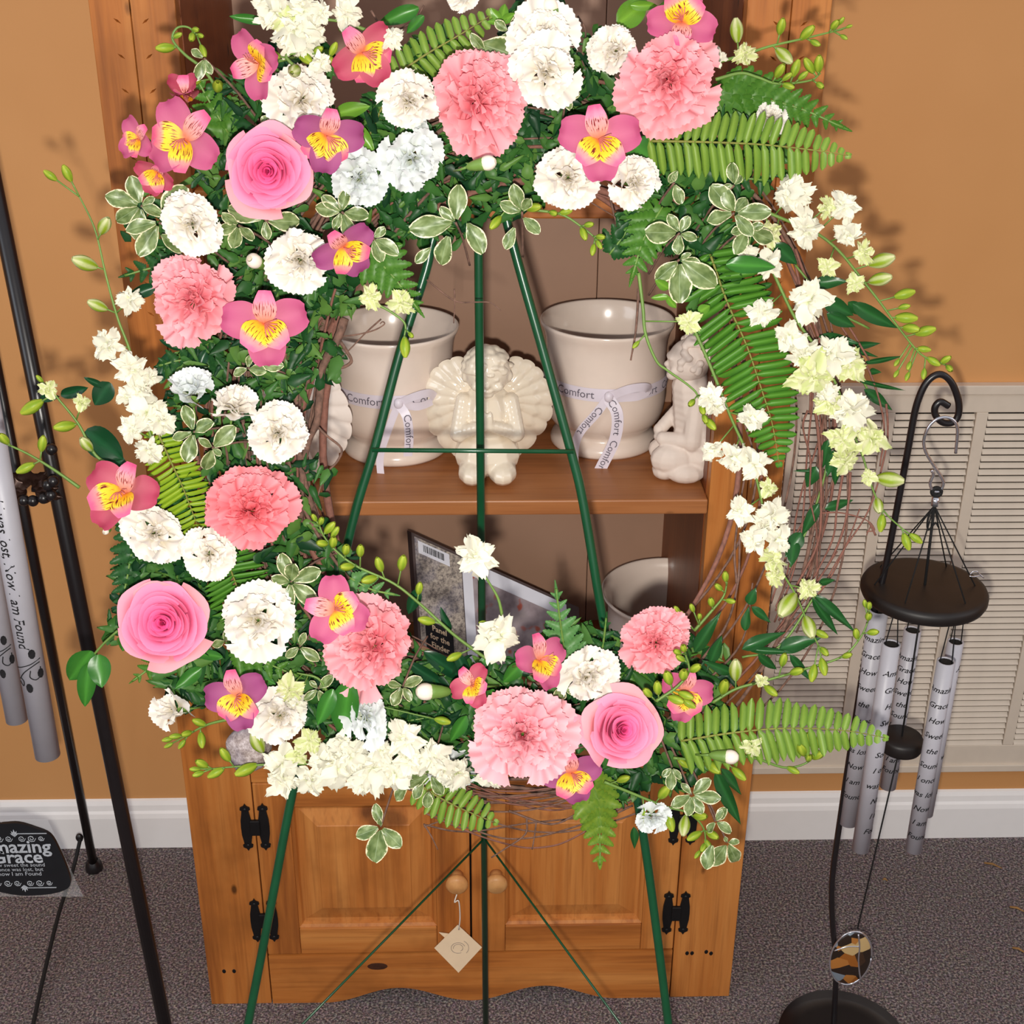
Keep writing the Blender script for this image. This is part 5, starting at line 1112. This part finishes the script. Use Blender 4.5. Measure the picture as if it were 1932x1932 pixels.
# ---------------------------------------------------------------- larkspur
YB = (srgb(150, 176, 40), srgb(190, 204, 70)); 
def bud_mesh(k):
    m_ = MB()
    def cf(p, s): return mixc(YB[0], YB[1], s)
    for i in range(5):
        ph = 2*PI*i/5
        def fn(u, v): r = (.05+.42*math.sin(PI*min(1, v*.9+.05))**.8)*(1+.04*i); a = ph+u*.8; return (r*math.cos(a), v*1.25-.1, r*math.sin(a))
        m_.sheet(5, 8, fn, lambda u, v, k=k: mixc(mixc(YB[0], srgb(130, 166, 48), k), srgb(232, 232, 180) if k < .4 else YB[1], max(0, v-.6)*1.5+.55*(abs(u) > .55)))
    return m_.mesh('bud', LEAFM)
BUD = [bud_mesh(0), bud_mesh(.5), bud_mesh(1)]
def floret_mesh(seed, green, pale):
    rg = random.Random(seed); m_ = MB(); C1 = srgb(244, 241, 222) if pale else srgb(238, 238, 192); G = srgb(188, 204, 110)
    for n, L0, el, w0 in ((6, 1.0, 4, .36), (6, .9, 22, .30), (6, .66, 40, .24), (4, .42, 60, .18)):
        a0 = rg.uniform(0, 6)
        for i in range(n):
            a = a0+2*PI*i/n+rg.uniform(-.3, .3); L = L0*rg.uniform(.72, 1.12); e = math.radians(el+rg.uniform(-20, 20)); wv = rg.uniform(-.16, .16); tw = rg.uniform(-.7, .7); sk = rg.uniform(-.3, .3); ph = rg.uniform(0, 6); w1 = w0*rg.uniform(.6, 1.0); sh = rg.uniform(.80, 1.03)
            Mx = Matrix.Rotation(a, 3, 'Z') @ Matrix.Rotation(e, 3, 'X') @ Matrix.Rotation(tw, 3, 'Y')
            def fn(u, v):
                w_ = w1*(math.sin(PI*min(1, v**.95*.86+.04))**.6)*(1+.14*math.sin(9*v+ph)*u)+.01; zz = .10*abs(u)*w_*3-.22*v*v+wv*math.sin(v*5+u)+.05*math.sin(u*4+ph)*v
                y = v*L*(1-(.16*(.5+.5*math.cos(u*7+ph))+.12*u*u)*max(0, v-.6)*2.5); return tuple(Mx @ Vector((u*w_+sk*v*v*.4, y, zz)))
            m_.sheet(6, 7, fn, lambda u, v: mixc(mixc(G, tuple(q*sh for q in C1), min(1, .25+v*2.4)), G, (max(0, v-.85)*3*(1-abs(u))*(1 if green else .35)+(green*.55*(abs(u) < .35)*(v > .2)))))
    for i in range(5): m_.ell((.06*math.cos(i*1.26), .06*math.sin(i*1.26), .10), (.035, .035, .04), srgb(190, 196, 100), 5, 4)
    return m_.mesh('floret', PETAL)
FLO = {'w': [floret_mesh(s, 0, 1) for s in (1, 2, 3, 7, 8)], 'g': [floret_mesh(s, 1, 0) for s in (4, 5, 6)]}
def spray(stem, items, label, off=.045, r=.0015, name='larkspur_stem', droop=0):
    """items: (x, y, size_px, kind) kind b=bud s=small bud w/g=floret o=half-open"""
    off_at = lambda t: off+droop*t; P3 = [PW(x, y, off_at(i/len(stem))) for i, (x, y) in enumerate(stem)]; c = crom(P3, 8)
    R0 = empty(name, tuple(P3[0])); tag(R0, label, 'flower spray', 'larkspur stems in the wreath'); rg = random.Random(int(stem[0][0]*3+stem[0][1]))
    put('stem', MB().tube(c, [r*(1-.55*i/len(c)) for i in range(len(c))], 6), STEMG, R0)
    px = crom([Vector((x, y, 0)) for x, y in stem], 8)
    for x, y, d_, k in items:
        i = min(range(len(px)), key=lambda i: (px[i].x-x)**2+(px[i].y-y)**2+((i/len(px)) > .999)*0); j = max(0, i-2); fp = c[j]
        P = PW(x, y, off_at(i/len(px))+rg.uniform(0, .008)+(.008 if k in 'wg' else 0)); s_ = d_*depth(P)/FPX
        if k in 'bso':
            dr = (P-fp); dr = (dr.normalized()+toc(P)*.15).normalized() if dr.length > .001 else RT
            L = s_*(1.0 if k == 'o' else 1.0); M = along(P-dr*L*.55, P+dr*L*.55, toc(P), L*(.66 if k != 'o' else .74)); M = M @ Matrix.Diagonal((1, .95, .62, 1)); M.translation -= R0.location
            obj('bud', BUD[0 if k == 'o' else (1 if k == 'b' else 2)], R0, M)
            q = P-dr*L*.5; put('pedicel', MB().tube(crom([fp, fp.lerp(q, .6)+toc(P)*.002, q], 4), .0007, 5), STEMG, R0)
        else:
            M = frame(P, rg.uniform(-.5, .5), rg.uniform(-.5, .3), rg.uniform(0, 6), s_*.64); M.translation -= R0.location
            obj('floret', rg.choice(FLO[k]), R0, M)
            if (P-fp).length > .012: put('pedicel', MB().tube([fp, P-toc(P)*.004], .0007, 5), STEMG, R0)
spray([(290, 850), (270, 760), (246, 665), (222, 600), (200, 520), (178, 430), (140, 352)], [(95, 331, 22, 'b'), (127, 327, 26, 'b'), (197, 426, 32, 'o'), (160, 496, 38, 'o'), (184, 576, 30, 'o'), (246, 566, 52, 'w'), (204, 652, 60, 'w'), (246, 695, 66, 'w'), (282, 712, 40, 'w'), (262, 735, 44, 'w'), (240, 745, 40, 'w'), (280, 780, 72, 'w'), (305, 795, 55, 'w'), (248, 808, 50, 'w'), (282, 850, 52, 'w')], 'tall cream larkspur stem rising along the left wall')
spray([(215, 880), (180, 858), (148, 800), (112, 755), (88, 728)], [(92, 734, 36, 'g'), (60, 768, 36, 'b'), (155, 760, 32, 'g'), (122, 804, 32, 'b'), (163, 838, 28, 'o'), (75, 715, 14, 's')], 'green larkspur stem in front of the black easel leg, left')
spray([(150, 920), (100, 885), (50, 855), (-10, 828)], [(8, 828, 24, 'b'), (80, 837, 26, 'b'), (48, 883, 28, 'b')], 'thin budded larkspur stem touching the left edge of the picture')
spray([(925, 1248), (857, 1198), (794, 1141), (743, 1101), (672, 1068), (635, 1040), (612, 1013), (600, 985)], [(593, 977, 16, 's'), (606, 983, 18, 's'), (622, 996, 24, 'b'), (632, 1004, 20, 's'), (608, 1025, 22, 'b'), (629, 1023, 24, 'b'), (653, 1037, 24, 'b'), (680, 1039, 24, 'b'), (655, 1069, 24, 'b'), (716, 1065, 26, 'b'), (759, 1062, 28, 'b'), (697, 1093, 26, 'b'), (791, 1110, 22, 'b'), (805, 1171, 26, 'b'), (857, 1239, 24, 'b')], 'long budded larkspur stem slanting across the lower hutch opening', .06)
spray([(950, 1175), (940, 1130), (920, 1095), (902, 1066)], [(899, 1052, 78, 'w'), (938, 1202, 82, 'w'), (912, 1175, 14, 's')], 'two white larkspur florets in front of the photo box', .055)
spray([(880, 1462), (760, 1448), (640, 1442), (520, 1442), (450, 1446), (385, 1452)], [(381, 1441, 24, 'b'), (368, 1451, 16, 's'), (374, 1460, 18, 's'), (407, 1458, 26, 'b'), (425, 1424, 26, 'b'), (464, 1452, 34, 'b'), (486, 1400, 36, 'o'), (532, 1440, 70, 'w'), (532, 1474, 60, 'w'), (583, 1400, 46, 'g'), (634, 1445, 84, 'w'), (664, 1425, 60, 'w'), (585, 1472, 60, 'w'), (608, 1430, 50, 'w'), (706, 1456, 84, 'w'), (680, 1475, 50, 'w'), (765, 1396, 74, 'w'), (771, 1436, 62, 'w'), (745, 1462, 56, 'w'), (817, 1431, 66, 'w'), (862, 1460, 66, 'w'), (835, 1450, 50, 'w'), (640, 1400, 44, 'w'), (720, 1420, 50, 'w'), (925, 1465, 50, 'w'), (563, 1425, 40, 'g')], 'dense cream larkspur stem lying along the bottom of the wreath', .06)
spray([(1400, 380), (1470, 410), (1540, 440), (1585, 476), (1627, 528), (1663, 574), (1699, 623), (1735, 666), (1764, 682), (1790, 690)], [(1495, 366, 76, 'w'), (1520, 432, 66, 'w'), (1592, 390, 58, 'w'), (1600, 440, 54, 'w'), (1560, 390, 40, 'g'), (1450, 440, 50, 'g'), (1450, 500, 56, 'w'), (1630, 479, 44, 'g'), (1664, 492, 38, 'o'), (1661, 527, 34, 'o'), (1612, 535, 36, 'g'), (1562, 502, 38, 'g'), (1707, 555, 30, 'b'), (1706, 579, 18, 's'), (1710, 600, 32, 'b'), (1719, 620, 28, 'b'), (1746, 625, 30, 'b'), (1743, 659, 20, 'b'), (1784, 679, 20, 'b'), (1791, 695, 18, 's'), (1761, 682, 22, 'b'), (1715, 690, 15, 's'), (1692, 684, 13, 's'), (1691, 705, 13, 's'), (1712, 710, 14, 's'), (1743, 705, 17, 's'), (1410, 480, 40, 'w')], 'long larkspur stem arching down the right wall to a budded tip', .03)
spray([(1440, 470), (1464, 525), (1500, 600), (1535, 650), (1575, 720), (1604, 803), (1627, 859), (1647, 924), (1670, 967), (1712, 1006)], [(1529, 566, 76, 'w'), (1437, 590, 56, 'w'), (1490, 636, 58, 'w'), (1571, 672, 82, 'w'), (1515, 665, 56, 'w'), (1600, 690, 70, 'g'), (1529, 706, 84, 'g'), (1604, 774, 80, 'w'), (1562, 762, 56, 'g'), (1588, 826, 56, 'g'), (1643, 829, 68, 'g'), (1594, 869, 50, 'g'), (1560, 740, 44, 'w'), (1679, 905, 40, 'o'), (1640, 900, 30, 'g'), (1657, 954, 26, 'o'), (1663, 987, 26, 'b'), (1710, 1022, 26, 'b'), (1728, 1016, 22, 'b')], 'full white larkspur stem cascading over the vent at right', .035)
spray([(1300, 600), (1340, 690), (1380, 790), (1420, 880), (1440, 960), (1460, 1050), (1500, 1120), (1526, 1180), (1550, 1230)], [(1382, 862, 56, 'w'), (1425, 876, 60, 'w'), (1345, 850, 40, 'w'), (1418, 788, 50, 'w'), (1398, 966, 54, 'w'), (1457, 972, 62, 'w'), (1424, 1020, 54, 'w'), (1465, 1018, 56, 'w'), (1450, 922, 36, 'g'), (1457, 1056, 50, 'g'), (1463, 1088, 40, 'g'), (1524, 1112, 42, 'g'), (1486, 1141, 44, 'o'), (1526, 1183, 36, 'o'), (1549, 1196, 22, 'b'), (1555, 1229, 20, 's'), (1553, 1258, 26, 'b'), (1534, 1270, 26, 'b'), (1440, 990, 40, 'w')], 'white larkspur stem hanging inside the right edge of the hutch', .04)
spray([(1345, 1325), (1388, 1300), (1441, 1285), (1520, 1262), (1590, 1238), (1625, 1200), (1642, 1160)], [(1388, 1264, 34, 'o'), (1436, 1285, 26, 'g'), (1454, 1303, 24, 'b'), (1366, 1296, 30, 'b'), (1503, 1267, 24, 'b'), (1598, 1237, 18, 'b'), (1616, 1196, 20, 'b'), (1647, 1193, 20, 'b'), (1639, 1163, 20, 'b'), (1640, 1143, 16, 's'), (1632, 1139, 14, 's'), (1478, 1245, 24, 's')], 'budded larkspur stem reaching right toward the chime tubes', .04)
spray([(1310, 1190), (1345, 1150), (1365, 1125), (1372, 1098)], [(1369, 1088, 20, 'b'), (1356, 1108, 18, 's'), (1342, 1136, 20, 'b'), (1378, 1134, 17, 's'), (1306, 1147, 16, 's'), (1320, 1163, 14, 's'), (1288, 1160, 16, 's'), (1277, 1150, 15, 's')], 'small budded larkspur tip in front of the plain pot', .04)
spray([(1350, 118), (1400, 105), (1450, 88), (1520, 72), (1590, 55)], [(1390, 57, 34, 'o'), (1474, 50, 26, 'b'), (1523, 62, 28, 'b'), (1538, 81, 18, 's'), (1479, 105, 32, 'o'), (1404, 104, 44, 'g'), (1575, 47, 20, 'b'), (1587, 40, 14, 's'), (1592, 70, 13, 's'), (1602, 50, 10, 's'), (1352, 110, 40, 'w')], 'upper budded larkspur stem pointing right at the top right', .03)
spray([(1350, 150), (1397, 138), (1430, 146), (1468, 158), (1528, 152), (1548, 138)], [(1471, 134, 26, 'b'), (1501, 129, 26, 'b'), (1527, 124, 26, 'b'), (1545, 121, 28, 'b'), (1547, 161, 18, 's'), (1485, 145, 18, 's'), (1515, 143, 18, 's'), (1487, 162, 20, 's')], 'lower budded larkspur stem curving over the upper right fern', .035)
spray([(1140, 1475), (1213, 1505), (1256, 1522), (1299, 1534), (1327, 1562), (1332, 1600)], [(1253, 1495, 30, 'b'), (1321, 1540, 26, 'b'), (1264, 1551, 28, 'b'), (1291, 1558, 30, 'o'), (1310, 1577, 24, 'b'), (1344, 1575, 24, 'b'), (1336, 1594, 18, 's'), (1327, 1599, 18, 's'), (1316, 1612, 14, 's'), (1330, 1612, 14, 's'), (1176, 1470, 22, 'b'), (1216, 1540, 16, 's')], 'budded larkspur stem drooping over the right hinge at the bottom', .045)
spray([(1270, 1430), (1330, 1436), (1385, 1440)], [(1289, 1440, 20, 'b'), (1344, 1447, 30, 'b'), (1394, 1460, 26, 'b')], 'short stem with green buds under the cream bud at right', .04)
spray([(440, 1355), (389, 1368), (346, 1392)], [(316, 1395, 16, 's'), (331, 1389, 18, 's'), (343, 1404, 16, 's'), (318, 1406, 14, 's'), (352, 1384, 20, 'b'), (376, 1363, 22, 'b'), (380, 1396, 24, 'b')], 'small budded tip left of the hutch door, lower left', .04)
spray([(411, 170), (383, 130), (349, 103), (326, 75), (334, 53), (356, 52), (376, 72)], [(312, 90, 28, 'b'), (335, 67, 16, 's'), (362, 70, 20, 'b'), (369, 56, 16, 's'), (378, 67, 14, 's'), (383, 96, 20, 'b'), (411, 163, 30, 'b'), (367, 155, 20, 'b')], 'curled larkspur tip over the left hutch stile at the top', .04)
spray([(560, 130), (540, 105), (575, 100), (610, 108), (630, 112)], [(510, 103, 30, 'b'), (556, 133, 32, 'o'), (575, 108, 30, 'b'), (621, 112, 22, 'b'), (629, 93, 22, 'b'), (600, 95, 20, 's'), (605, 118, 42, 'w')], 'green buds between two pink alstroemerias at top left', .08)
spray([(700, 60), (640, 40), (580, 35), (520, 20)], [(520, 20, 62, 'w'), (560, 62, 82, 'w'), (540, 40, 50, 'g'), (570, 20, 60, 'w'), (605, 25, 44, 'w'), (655, 25, 60, 'w'), (590, 65, 52, 'w'), (545, 80, 50, 'w'), (572, 88, 44, 'w'), (740, 72, 44, 'w'), (500, 35, 36, 'w'), (495, 8, 36, 'w')], 'cream white larkspur cluster at the top left of wreath', .07)
spray([(690, 550), (708, 571), (740, 590), (764, 611), (762, 640)], [(700, 563, 46, 'g'), (758, 572, 48, 'g'), (764, 655, 30, 'b'), (775, 632, 14, 's')], 'green larkspur tip hanging in front of the left ceramic pot', .055)
spray([(1205, 515), (1213, 580), (1218, 630), (1238, 680), (1258, 698), (1300, 728), (1318, 750), (1330, 800)], [(1300, 607, 44, 'g'), (1340, 748, 50, 'w'), (1305, 760, 18, 's'), (1325, 772, 20, 'b'), (1340, 758, 20, 'b'), (1340, 800, 24, 'b'), (1330, 790, 18, 's'), (1200, 650, 14, 's'), (1352, 765, 40, 'w')], 'thin larkspur stem over the right ceramic pot ending by the cherub', .05)
spray([(960, 390), (1007, 396), (1060, 405), (1100, 430), (1130, 455)], [(1007, 392, 26, 'b'), (1044, 402, 18, 's'), (1067, 400, 20, 'b'), (1111, 424, 18, 's'), (1101, 441, 22, 'b'), (1133, 447, 18, 's'), (1130, 461, 16, 's'), (1119, 471, 18, 'b'), (965, 378, 20, 'b'), (935, 420, 26, 'b')], 'small budded stem under the upper shelf edge, centre', .045)
spray([(1238, 1323), (1278, 1295), (1300, 1265), (1290, 1225)], [(1278, 1230, 18, 'b'), (1290, 1223, 20, 'b'), (1284, 1242, 18, 's'), (1261, 1279, 28, 'b'), (1290, 1273, 28, 'b'), (1312, 1261, 24, 'b'), (1241, 1298, 26, 'b'), (1222, 1307, 22, 'b'), (1275, 1320, 26, 'b'), (1294, 1312, 24, 'b'), (1300, 1328, 22, 'b')], 'green buds over the alstroemeria right of the lower right rose', .10)
spray([(1400, 1425), (1431, 1432), (1480, 1448), (1520, 1440), (1545, 1415)], [(1419, 1409, 40, 'g'), (1473, 1406, 30, 'o'), (1513, 1415, 28, 'b'), (1529, 1396, 28, 'b'), (1545, 1399, 24, 'b'), (1542, 1425, 26, 'b'), (1496, 1453, 20, 's'), (1526, 1430, 20, 's')], 'budded larkspur tip under the long lower right fern frond', .04)
spray([(620, 1310), (600, 1280), (560, 1270)], [(545, 1300, 54, 'g'), (835, 1360, 24, 's'), (560, 1330, 40, 'w')], 'pale green larkspur floret behind white carnations, lower left', .055)
# cellophane-wrapped foam block behind the lower left flowers
fb = MB(); fb.ell(tuple(PW(470, 1412, .03)), (.020, .016, .022), seg=28, rings=20); random.seed(2)
fb.v = [tuple(Vector(v)+Vector((1, .6, .8))*.004*mnoise.noise(Vector(v)*120)) for v in fb.v]
tag(put('wrapped_foam_block', fb, mk_stone('mottled_cellophane', srgb(120, 104, 100), srgb(158, 144, 140), srgb(196, 184, 184))), 'grey mottled wrapped block showing behind yellow buds, lower left', 'foam block')
# ---------------------------------------------------------------- dense filler greenery (nobody could count it)
fm = MB(); rg = random.Random(77)
blobs = [(470, 210, 80, 40), (420, 330, 60, 20), (640, 300, 90, 50), (740, 240, 60, 34), (700, 380, 90, 60), (830, 370, 90, 50), (880, 260, 90, 40), (1000, 240, 80, 44), (960, 340, 70, 40), (1100, 210, 70, 34), (1240, 320, 60, 34), (1300, 270, 70, 26), (1340, 420, 90, 50), (1220, 430, 44, 26), (1330, 520, 60, 26), (500, 430, 90, 46), (300, 420, 70, 26), (620, 540, 60, 34), (560, 600, 60, 30), (600, 680, 40, 16), (560, 900, 60, 16), (640, 1060, 40, 10), (450, 530, 60, 34), (430, 680, 80, 40), (540, 700, 60, 30), (370, 700, 60, 22), (500, 780, 70, 34), (350, 800, 60, 22), (460, 880, 70, 36), (350, 960, 70, 36), (320, 1080, 70, 40), (270, 1080, 50, 22), (420, 1110, 80, 44), (560, 1040, 60, 30), (580, 1180, 90, 50), (430, 1250, 90, 50), (350, 1290, 50, 20), (560, 1290, 90, 54), (650, 1330, 80, 44), (760, 1290, 80, 44), (800, 1350, 80, 46), (900, 1310, 70, 40), (860, 1400, 80, 40), (720, 1390, 70, 30), (1010, 1300, 70, 34), (1080, 1230, 60, 26), (1120, 1330, 70, 34), (1180, 1260, 60, 30), (1260, 1320, 60, 30), (1320, 1270, 60, 20), (1270, 1420, 60, 30), (1140, 1470, 50, 24), (1180, 1440, 60, 26), (1330, 1380, 60, 16), (570, 120, 60, 16), (1010, 40, 60, 16), (820, 120, 60, 20), (1110, 110, 50, 18), (1370, 250, 60, 18), (1440, 310, 60, 14), (240, 1180, 40, 10), (230, 960, 40, 8)]
cols = [srgb(46, 96, 44), srgb(34, 80, 38), srgb(62, 112, 48), srgb(26, 66, 38), srgb(78, 124, 58), srgb(96, 138, 62)]
for bx_, by_, br, bn in blobs:
    for k in range(int(bn*2.6)):
        a = rg.uniform(0, 2*PI); q = br*math.sqrt(rg.random()); x, y = bx_+q*math.cos(a), by_+q*math.sin(a); P = PW(x, y, rg.uniform(-.018, .030)); L = rg.uniform(28, 62)*depth(P)/FPX; an = rg.uniform(0, 2*PI)
        dd = (RT*math.cos(an)+UP*math.sin(an)+toc(P)*rg.uniform(-.5, .5)).normalized(); M = along(P-dd*L*.5, P+dd*L*.5, toc(P)+RT*rg.uniform(-.7, .7)+UP*rg.uniform(-.4, .9), L*rg.choice((.34, .46, .56))); c1 = rg.choice(cols); nl = rg.choice((0, 5.5)); 
        fm.sheet(2, 9 if nl else 5, lambda u, v: tuple(M @ Vector((u*.5*(1-v)**.6*min(1, v*8+.2)*((.7+.3*abs(math.cos(v*PI*nl))) if nl else 1), v, .12*abs(u)-.15*v*v))), lambda u, v: c1)
o = put('filler_greenery', fm, LEAFM); tag(o, 'dense dark green filler foliage packed between the flowers of wreath', 'greenery', kind='stuff')
